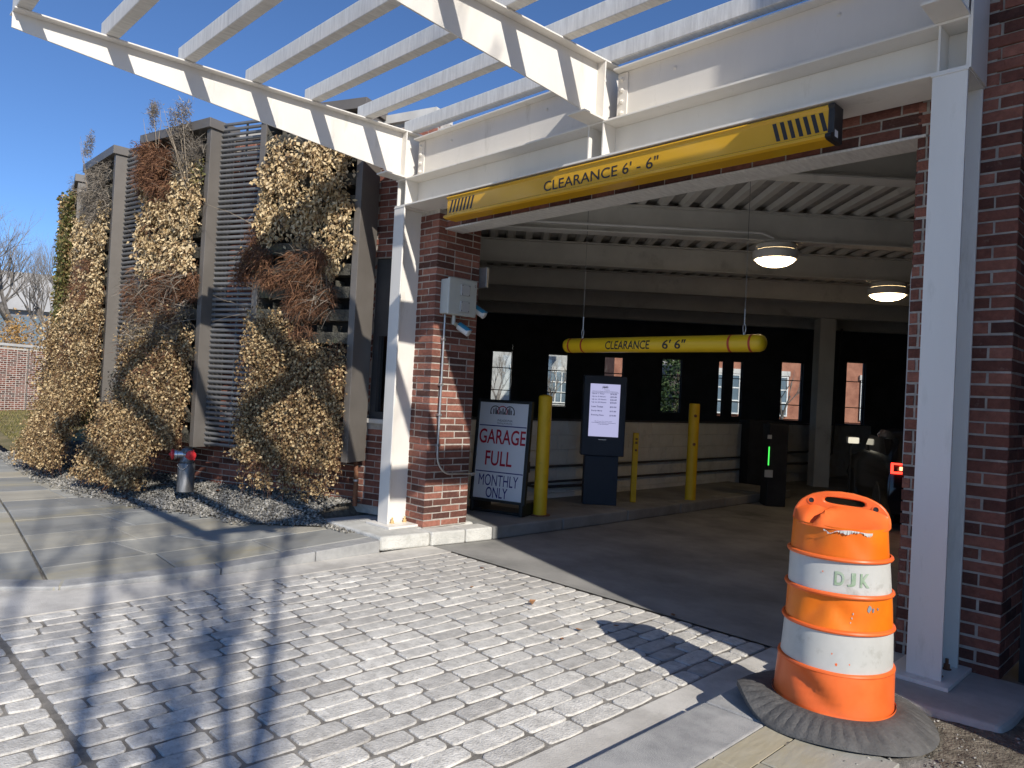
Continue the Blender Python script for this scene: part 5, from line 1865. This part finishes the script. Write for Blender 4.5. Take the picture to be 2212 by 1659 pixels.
for (x, z) in ((-.135, .995), (.145, .980)):
    MB().lathe([(.011, 0), (.011, .001)], 14, dc + dxr * x + V((0, 0, z)) + dyf * .0165, dyf).build('bolt_hole', M['ink'], hdl)
    MB().lathe([(.017, 0), (.018, .005), (.013, .006)], 18, dc + dxr * x + V((0, 0, z)) + dyf * .0155, dyf, cap=False).build('hole_rim', M['orange'], hdl)
# torn edge of the sheeting and scuffs
m = MB()
tr_ = random.Random(3)
prev = None
for i in range(60):
    an = -.34 + 1.0 * i / 59
    z1_ = .894 + .004 * math.sin(8 * an) - .012 * math.exp(-((an + .2) / .08) ** 2)
    h_ = max(.0012, .010 * math.sin(2.2 * an + .9) + .006 * math.sin(13 * an) + tr_.uniform(-.004, .006))
    r = rad(.9) - .0115
    cur = (tuple(ring_pt(an, z1_, r + .004)), tuple(ring_pt(an, z1_ - h_, r + tr_.uniform(.001, .008))))
    if prev:
        m.poly([prev[1], cur[1], cur[0], prev[0]])
    prev = cur
m.build('torn_sheeting', M['white_refl'], dr)
for (an, z, s, mt) in ((.62, .555, .013, 'steel'), (.70, .548, .008, 'steel'), (.80, .555, .006, 'steel'), (.30, .53, .004, 'white_refl'), (.28, .51, .004, 'white_refl'), (.26, .49, .003, 'white_refl'), (-.05, .345, .0035, 'orange'), (.03, .30, .006, 'orange'), (.25, .31, .003, 'orange'), (-.3, .70, .003, 'orange')):
    m = MB()
    pts_ = []
    for q in range(7):
        a_ = 2 * math.pi * q / 7
        rr2 = s * tr_.uniform(.5, 1.2)
        aa, zz = an + rr2 * math.cos(a_) / .24, z + rr2 * math.sin(a_) * 1.4
        pts_.append(tuple(ring_pt(aa, zz, rad(zz) - .0085 + dent(aa, zz))))
    m.poly(pts_)
    m.build('scuff', M[mt], dr)
MAPD = lambda a0, z0_: (lambda a, b_: ring_pt(a0 + a / .225, z0_ + b_, rad(z0_ + b_) - .0105 + dent(a0 + a / .225, z0_ + b_)))
for i, (ch, w_) in enumerate((('D', .043), ('J', .036), ('K', .043))):
    text('stencil_letter', ch, (0, 0, 0), (1, 0, 0), (0, 0, 1), w_, .062, M['stencil'], dr, bold=.03, mapf=MAPD(-.075 + .245 * i, .648))
# tyre ring base
m = MB()
n = 200
prof = [(.255, .075), (.29, .082), (.33, .074), (.38, .052), (.42, .030), (.438, .016), (.440, .006), (.42, .001), (.3, .001)]
for (r, z) in prof:
    for q in range(n):
        an = -math.pi + 2 * math.pi * q / n
        lift = .075 * math.exp(-((an + 1.25) / .38) ** 2) * max(0, (r - .29) / .15) + .012 * math.sin(3 * an + 1) * max(0, (r - .3) / .14)
        if z < .01:
            lift *= .8 if r > .35 else 0
        g = (-.006 if q % 4 == 0 else 0) if .3 < r < .43 and z > .02 else 0
        m.v.append(tuple(dc + V((0, 0, max(z + lift + g, .001))) + (dyf * math.cos(an) + dxr * math.sin(an)) * (r * (1.0 + .02 * math.sin(2 * an)))))
for i in range(len(prof) - 1):
    for q in range(n):
        q2 = (q + 1) % n
        m.f.append((i * n + q2, i * n + q, (i + 1) * n + q, (i + 1) * n + q2))
m.build('tyre_base', M['rubber'], dr, smooth=True)

# ================================================================== FALLEN LEAVES
def lf(x, y, z, s, rot, curl, seed):
    r = random.Random(seed)
    pts_ = [(0, -1), (.35, -.55), (.55, -.05), (.4, .45), (0, 1), (-.4, .4), (-.55, -.1), (-.3, -.6)]
    m = MB()
    ca, sa = math.cos(rot), math.sin(rot)
    ring = []
    for a, b_ in pts_:
        a, b_ = a * s * r.uniform(.8, 1.2), b_ * s
        ring.append((x + a * ca - b_ * sa, y + a * sa + b_ * ca, z + abs(a) * curl + abs(b_) * curl * .6 + .003))
    m.v = ring + [(x, y, z + .003)]
    m.f = [(q, (q + 1) % 8, 8) for q in range(8)]
    return m.build('dry_leaf', M['dead_leaf'])


LV = [((1238, 603), .05, 1.3), ((910, 365), .035, .2), ((845, 488), .03, .2), ((1540, 765), .035, .25), ((1430, 828), .03, .4), ((1780, 743), .03, .4), ((2150, 672), .04, .3)]


def pix_ground(px, py, z=0.004):
    d = FW + RT * ((px - 1106) / 1570.0) - UP * ((py - 829.5) / 1570.0)
    t = (z - 1.5) / d.z
    return V((0, 0, 1.5)) + d * t


for i, ((a, b_), s, cu) in enumerate(LV):
    q = pix_ground(737.3 + a / 3, 1106 + b_ / 3)
    tag(lf(q.x, q.y, .004, s * .75, i * 1.7, cu, i), ['largest curled brown leaf standing up in the middle of the cobbles', 'tan leaf on cobbles nearest the column plinth', 'tan leaf on cobbles left of the largest leaf', 'flat brown leaf on cobbles left of the drum shadow', 'small brown leaf on cobbles just below the flat one', 'dark leaf touching the tip of the drum shadow', 'dark leaf at far edge of cobbles by garage floor'][i], 'leaf', 'fallen leaves on the cobbles')
for i, (px, py) in enumerate(((270, 1072), (395, 1073), (470, 1078), (560, 1090), (350, 1062))):
    q = pix_ground(px, py, .15)
    tag(lf(q.x, q.y, mound(q.x, q.y) + .02, .05, i * 2.1, .3, 50 + i), ['reddish leaf on gravel left of the steel standpipe', 'reddish leaf on gravel right below the steel standpipe', 'brown leaf on gravel a step right of the standpipe', 'brown leaf on gravel in front of the nearest planted panel', 'curled leaf on gravel beside the foot of the standpipe'][i], 'leaf', 'fallen leaves on the gravel')

# ================================================================== TREES
def tree_mesh(base, height, seed, spread=.5, levels=5, r0=.18, trunk_frac=.28, up=.35, nb=(3, 4), lenf=.68):
    r = random.Random(seed)
    tk, br = MB(), MB()

    def grow(p, d, L, rad_, lev):
        pts_, q = [p], p
        dd = d.copy()
        ns = 3 if lev > 0 else 5
        for i in range(ns):
            dd = (dd + V((r.uniform(-1, 1), r.uniform(-1, 1), r.uniform(-.5, 1))) * .13).normalized()
            q = q + dd * (L / ns)
            pts_.append(q)
        rs = [rad_ * (1 - .45 * i / ns) for i in range(ns + 1)]
        (tk if lev == 0 else br).tube(pts_, rs, 10 if lev == 0 else (5 if lev < 3 else 3), False)
        if lev >= levels:
            return
        k = r.randint(*nb)
        for i in range(k):
            t = r.uniform(.45, 1.0) if lev > 0 else r.uniform(.7, 1.0)
            idx = min(int(t * ns), ns - 1)
            f_ = t * ns - idx
            sp = pts_[idx].lerp(pts_[idx + 1], f_)
            a = r.uniform(0, 2 * math.pi)
            o_ = dd.orthogonal().normalized()
            o2 = dd.cross(o_)
            nd = (dd * (1 - spread * .5) + (o_ * math.cos(a) + o2 * math.sin(a)) * spread * r.uniform(.6, 1.3) + V((0, 0, up))).normalized()
            grow(sp, nd, L * lenf * r.uniform(.75, 1.15), rs[idx] * .62, lev + 1)
    grow(V(base), V((0, 0, 1)), height * trunk_frac, r0, 0)
    return tk, br


def bare_tree(base, height, seed, label, group=None, **kw):
    th = thing('bare_tree', label, 'tree', base, group)
    tk, br = tree_mesh(base, height, seed, **kw)
    tk.build('trunk', M['bark'], th, smooth=True)
    br.build('crown', M['bark'], th)
    return th


def at(px, d, z=0):
    q = FW0 * d + R0 * ((px - 1106) / 1570.0 * d)
    return V((q.x, q.y, z))


bare_tree(at(38, 30, .05), 15.0, 21, 'spreading bare tree behind the low brick garden wall', 'bare trees far left', levels=6, r0=.26, trunk_frac=.22, spread=.62, nb=(3, 4))
bare_tree(at(-40, 37, .05), 16.5, 22, 'bare tree partly outside the left edge of view', 'bare trees far left', levels=5, r0=.2, trunk_frac=.24)
bare_tree(at(105, 40, .05), 17.0, 23, 'bare tree rising just left of the farthest planted panel', 'bare trees far left', levels=6, r0=.2, trunk_frac=.22, nb=(3, 4))
bare_tree(at(175, 44, .05), 17, 24, 'bare tree hidden behind the planted panels', 'bare trees far left', levels=4, r0=.2, trunk_frac=.24)
# small multi-stemmed tree beside the photographer; its shadow falls over the cobbles
th = thing('multi_stem_tree', 'bare multi stemmed tree standing behind the camera', 'tree', (5.3, -2.2, 0))
B_ = V((1.25, -.52, -.05))
tn = 0.657


def stem(bx_, slope, p0, Ex, hgt, r0, bend=0.0, parts=None, seed=0):
    ly = lambda x: p0[1] + slope * (x - p0[0])
    B_ = V((bx_, ly(bx_), -.05))
    E = V((Ex, ly(Ex), 0))
    T = E + SH * (hgt / tn) + V((0, 0, hgt))
    r = random.Random(seed)
    pts_, rs = [], []
    for i in range(9):
        t = i / 8
        p = B_.lerp(T, t)
        p = p + V((0, 1, 0)) * (bend * math.sin(math.pi * t)) + V((r.uniform(-.03, .03), r.uniform(-.03, .03), 0)) * (1 if 0 < i < 8 else 0)
        pts_.append(p); rs.append(r0 * (1 - .82 * t))
    MB().tube(pts_, rs, 8, False).build('stem', M['bark'], th, smooth=True)
    br = MB()

    def sub(p, d, L, rad_, lev):
        q = p; pp_ = [p]; dd = d
        for i in range(3):
            dd = (dd + V((r.uniform(-1, 1), r.uniform(-1, 1), r.uniform(-.3, .8))) * .2).normalized()
            q = q + dd * (L / 3); pp_.append(q)
        br.tube(pp_, [rad_, rad_ * .8, rad_ * .6, rad_ * .35], 5, False)
        if lev < 2:
            for _ in range(2):
                nd = (dd + V((r.uniform(-1, 1), r.uniform(-1, 1), r.uniform(-.3, .8))) * .6).normalized()
                sub(pp_[r.randint(1, 3)], nd, L * .62, rad_ * .55, lev + 1)
    for i in range(parts or 5):
        t = r.uniform(.5, .98)
        j = min(int(t * 8), 7)
        d = (T - B_).normalized()
        nd = (d + V((r.uniform(-1, 1), r.uniform(-1, 1), r.uniform(-.2, .5))) * .55).normalized()
        sub(pts_[j], nd, r.uniform(.9, 2.2), rs[j] * .5, 0)
    br.build('branches', M['bark'], th)


stem(5.0, -.5375, (-2.661, 1.447), -9.0, 9.2, .085, -.1, 9, 1)
stem(5.2, -.4226, (-2.844, 1.219), -9.0, 9.2, .085, .1, 12, 2)
stem(5.3, -.47, (-3.3, 1.19), -9.5, 9.6, .05, .15, 12, 3)
stem(5.5, -.313, (-3.546, .988), -9.5, 9.6, .085, .0, 12, 4)
stem(5.6, -.27, (-4.2, .75), -9.5, 9.6, .06, .0, 12, 5)
stem(5.4, -.36, (-3.9, 1.25), -10.5, 10.2, .045, .2, 12, 6)


def leaf_tree(base, height, radius, n, mat, label, name, cat='tree', size=(.08, .16), seed=1, trunk=True, cone=False, group=None):
    th = thing(name, label, cat, base, group)
    b = np.array(base)
    if trunk:
        tk, br = tree_mesh(base, height * .9, seed, levels=3, r0=.12, trunk_frac=.4)
        tk.build('trunk', M['bark'], th); br.build('limbs', M['bark'], th)
    k = 40
    cz = rng.uniform(.18, .95, k)
    rad_ = radius * ((1 - cz) if cone else np.sqrt(np.clip(1 - (2 * cz - 1.05) ** 2, .05, 1)))
    a = rng.uniform(0, 2 * np.pi, k); rr = np.sqrt(rng.uniform(.2, 1, k)) * rad_
    c = np.stack([np.cos(a) * rr, np.sin(a) * rr, cz * height], 1)
    idx = rng.integers(0, k, n)
    p = b + c[idx] + rng.normal(0, radius * .2, (n, 3))
    v, f = leaf_arrays(p, np.array([0, 0, .3]), rng.uniform(*size, n), .2)
    o = np_obj('crown', v, f, mat, th)
    o['kind'] = 'stuff'
    return th


leaf_tree(at(82, 27.5, .05), 3.4, 1.3, 5000, M['amber'], 'amber leaved shrub behind the garden wall beside planted panel', 'amber_shrub', 'shrub', seed=31, size=(.06, .12))

# ================================================================== FAR LEFT: garden wall and modern building
gw0 = at(0, 23.3, .05)
gd = V((math.cos(R(122)), math.sin(R(122)), 0))
go = V((-gd.y, gd.x, 0))
if go.dot(-gw0) < 0:
    go = -go
gw = thing('garden_wall', 'sunlit red brick garden wall with stone coping across the lawn', 'wall', gw0)
ga, gb_ = gw0 - gd * 5.0, gw0 + gd * 8.0
MB().prism([(ga.x, ga.y, 0), (gb_.x, gb_.y, 0), (gb_.x - go.x * .3, gb_.y - go.y * .3, 0), (ga.x - go.x * .3, ga.y - go.y * .3, 0)], (0, 0, 2.13)).build('mortar_core', M['pale_mortar'], gw)
a2, b2 = ga + go * .004, gb_ + go * .004
bl = face_bricks((a2.x, a2.y), (b2.x, b2.y), .06, 2.11, go, LB=.205, J=.024, DB=.03, flemish=True, bh=.86)
bl.sort(key=lambda m: abs((V((m[0][3], m[1][3], 0)) - (gw0 + gd * .9)).dot(gd)) + (0 if m[2][3] < 2.2 else 9))
place_bricks(bl, gw, 300)
for s_ in (-4.0, -1.5, 1.0, 3.5, 6.0):
    c0 = gw0 + gd * s_
    MB().fbox(c0, gd, go, (0, 0, 1), (-.015, .015), (.0, .02), (.06, 2.12)).build('panel_joint', M['joint'], gw)
MB().fbox(gw0, gd, go, (0, 0, 1), (-5.0, 8.0), (-.36, .06), (2.131, 2.22)).build('coping', M['stone'], gw, bevel=.01)

fbld = thing('modern_building', 'pale modern building with dark glazed lower floor behind bare trees', 'building', at(40, 62))
c0 = at(-260, 60); c1 = at(175, 66)
fd = (c1 - c0).normalized(); fo = V((fd.y, -fd.x, 0)); fl_ = (c1 - c0).length
MB().fbox(c0, fd, -fo, (0, 0, 1), (0, fl_), (0, 12), (6.6, 9.9)).build('upper_storey', M['far_light'], fbld)
MB().fbox(c0, fd, -fo, (0, 0, 1), (0, fl_), (.6, 12), (0, 6.59)).build('lower_storey', M['far_grey'], fbld)
MB().fbox(c0, fd, -fo, (0, 0, 1), (0, fl_), (-1.2, 3), (2.6, 3.1)).build('canopy', M['far_light'], fbld)
for i in range(9):
    wo_ = MB().fbox(c0, fd, -fo, (0, 0, 1), (1 + i * 1.9, 2.5 + i * 1.9), (.5, .59), (3.6, 6.0)).build('window', M['far_glass'], fbld)
    MB().fbox(c0, fd, -fo, (0, 0, 1), (1.72 + i * 1.9, 1.80 + i * 1.9), (.44, .499), (3.6, 6.0)).build('mullion', M['far_light'], wo_)

# ================================================================== SEEN THROUGH THE FAR WINDOWS
def house(d, l0, l1, z1, label, mat, win=True, name='brick_house'):
    th = thing(name, label, 'building', D2(d, (l0 + l1) / 2, 0))
    fb(MB(), (l0, l1), (d, d + 6), (-.05, z1)).build('wall', mat, th)
    fb(MB(), (l0 - .2, l1 + .2), (d - .2, d + 6.2), (z1, z1 + .25)).build('cornice', M['stone'], th)
    if win:
        n = max(1, int((l1 - l0) / 2.2))
        for i in range(n):
            lc = l0 + (i + .5) * (l1 - l0) / n
            for zz in (1.1, 4.2):
                f_ = fb(MB(), (lc - .55, lc + .55), (d - .06, d - .001), (zz, zz + 1.9)).build('window', M['far_glass'], th)
                m = MB()
                for q in range(4):
                    a_ = lc - .55 + 1.1 * q / 3
                    fb(m, (a_ - .03, a_ + .03), (d - .09, d - .061), (zz, zz + 1.9))
                for q in range(4):
                    z_ = zz + 1.9 * q / 3
                    fb(m, (lc - .58, lc + .58), (d - .095, d - .0905), (z_ - .03, z_ + .03))
                m.build('window_bars', M['sensor_white'], f_)
                fb(MB(), (lc - .65, lc + .65), (d - .12, d - .001), (zz + 1.96, zz + 2.2)).build('window_head', M['stone'], th)
    return th


M['brick_far'] = pm('far_brick', (0.27, 0.11, 0.07), (0.42, 0.19, 0.12), 2.5, rough=.9)
M['stone_far'] = pm('far_stonework', (0.30, 0.30, 0.29), (0.52, 0.51, 0.48), 1.5, rough=.9, bump=.5, bscale=6)
house(36, 9.5, 19, 8, 'red brick house with white windows seen through right garage windows', M['brick_far'])
house(33, 4.6, 5.5, 8, 'narrow red brick chimney wall seen through the middle garage window', M['brick_far'], False, 'brick_wall_end')
house(45, -8, 6.5, 7, 'grey stone building seen through the left garage windows', M['stone_far'], True, 'stone_building')
house(48, 6.8, 13, 5, 'low pale building seen through the central garage windows', M['far_light'], False, 'pale_building')
lb_ = thing('low_stone_wall', 'low rough stone wall seen through the lower far windows', 'wall', D2(27, 6, 0))
fb(MB(), (4.5, 16), (27, 27.3), (0, .9)).build('wall', M['stone_far'], lb_)
leaf_tree(D2(24, 5.5, 0), 3.6, .9, 4500, M['pine'], 'green leafy shrub tree seen through the central garage window', 'leafy_tree', seed=61)
for i, (d, l) in enumerate(((28, -.6), (30, 1.6), (27, 2.4), (29, 3.3), (31, 11.5))):
    bare_tree(D2(d, l, 0), 7, 70 + i, ['bare street tree seen through the leftmost far garage window', 'bare street tree seen through the second far garage window', 'bare tree behind the upper part of the kiosk', 'bare tree between the kiosk and the leafy shrub tree', 'bare tree in front of the red brick house'][i], 'bare trees beyond the garage windows', levels=4, r0=.1, trunk_frac=.2, nb=(3, 4))
kind(MB().poly([D2(18.3, -30, .0), D2(18.3, 30, .0), D2(60, 45, .0), D2(60, -45, .0)]).build('street', M['lawn']), 'structure')

# the planted wall, its screens, pipes and the standpipe stand a little nearer than first laid out
PV = V((0, 0, 1.5))
for o in list(bpy.data.objects):
    if o.parent is None and o.name.split('.')[0] in ('planted_panel', 'louvre_screen', 'curved_wall', 'drain_pipe', 'fire_standpipe'):
        o.location = PV + (o.location - PV) * .895
        o.scale = (.895, .895, .895)
for nm, f in (('pavement_sign', .955), ('traffic_drum', .975)):
    o = bpy.data.objects[nm]
    o.scale = (f, f, f)
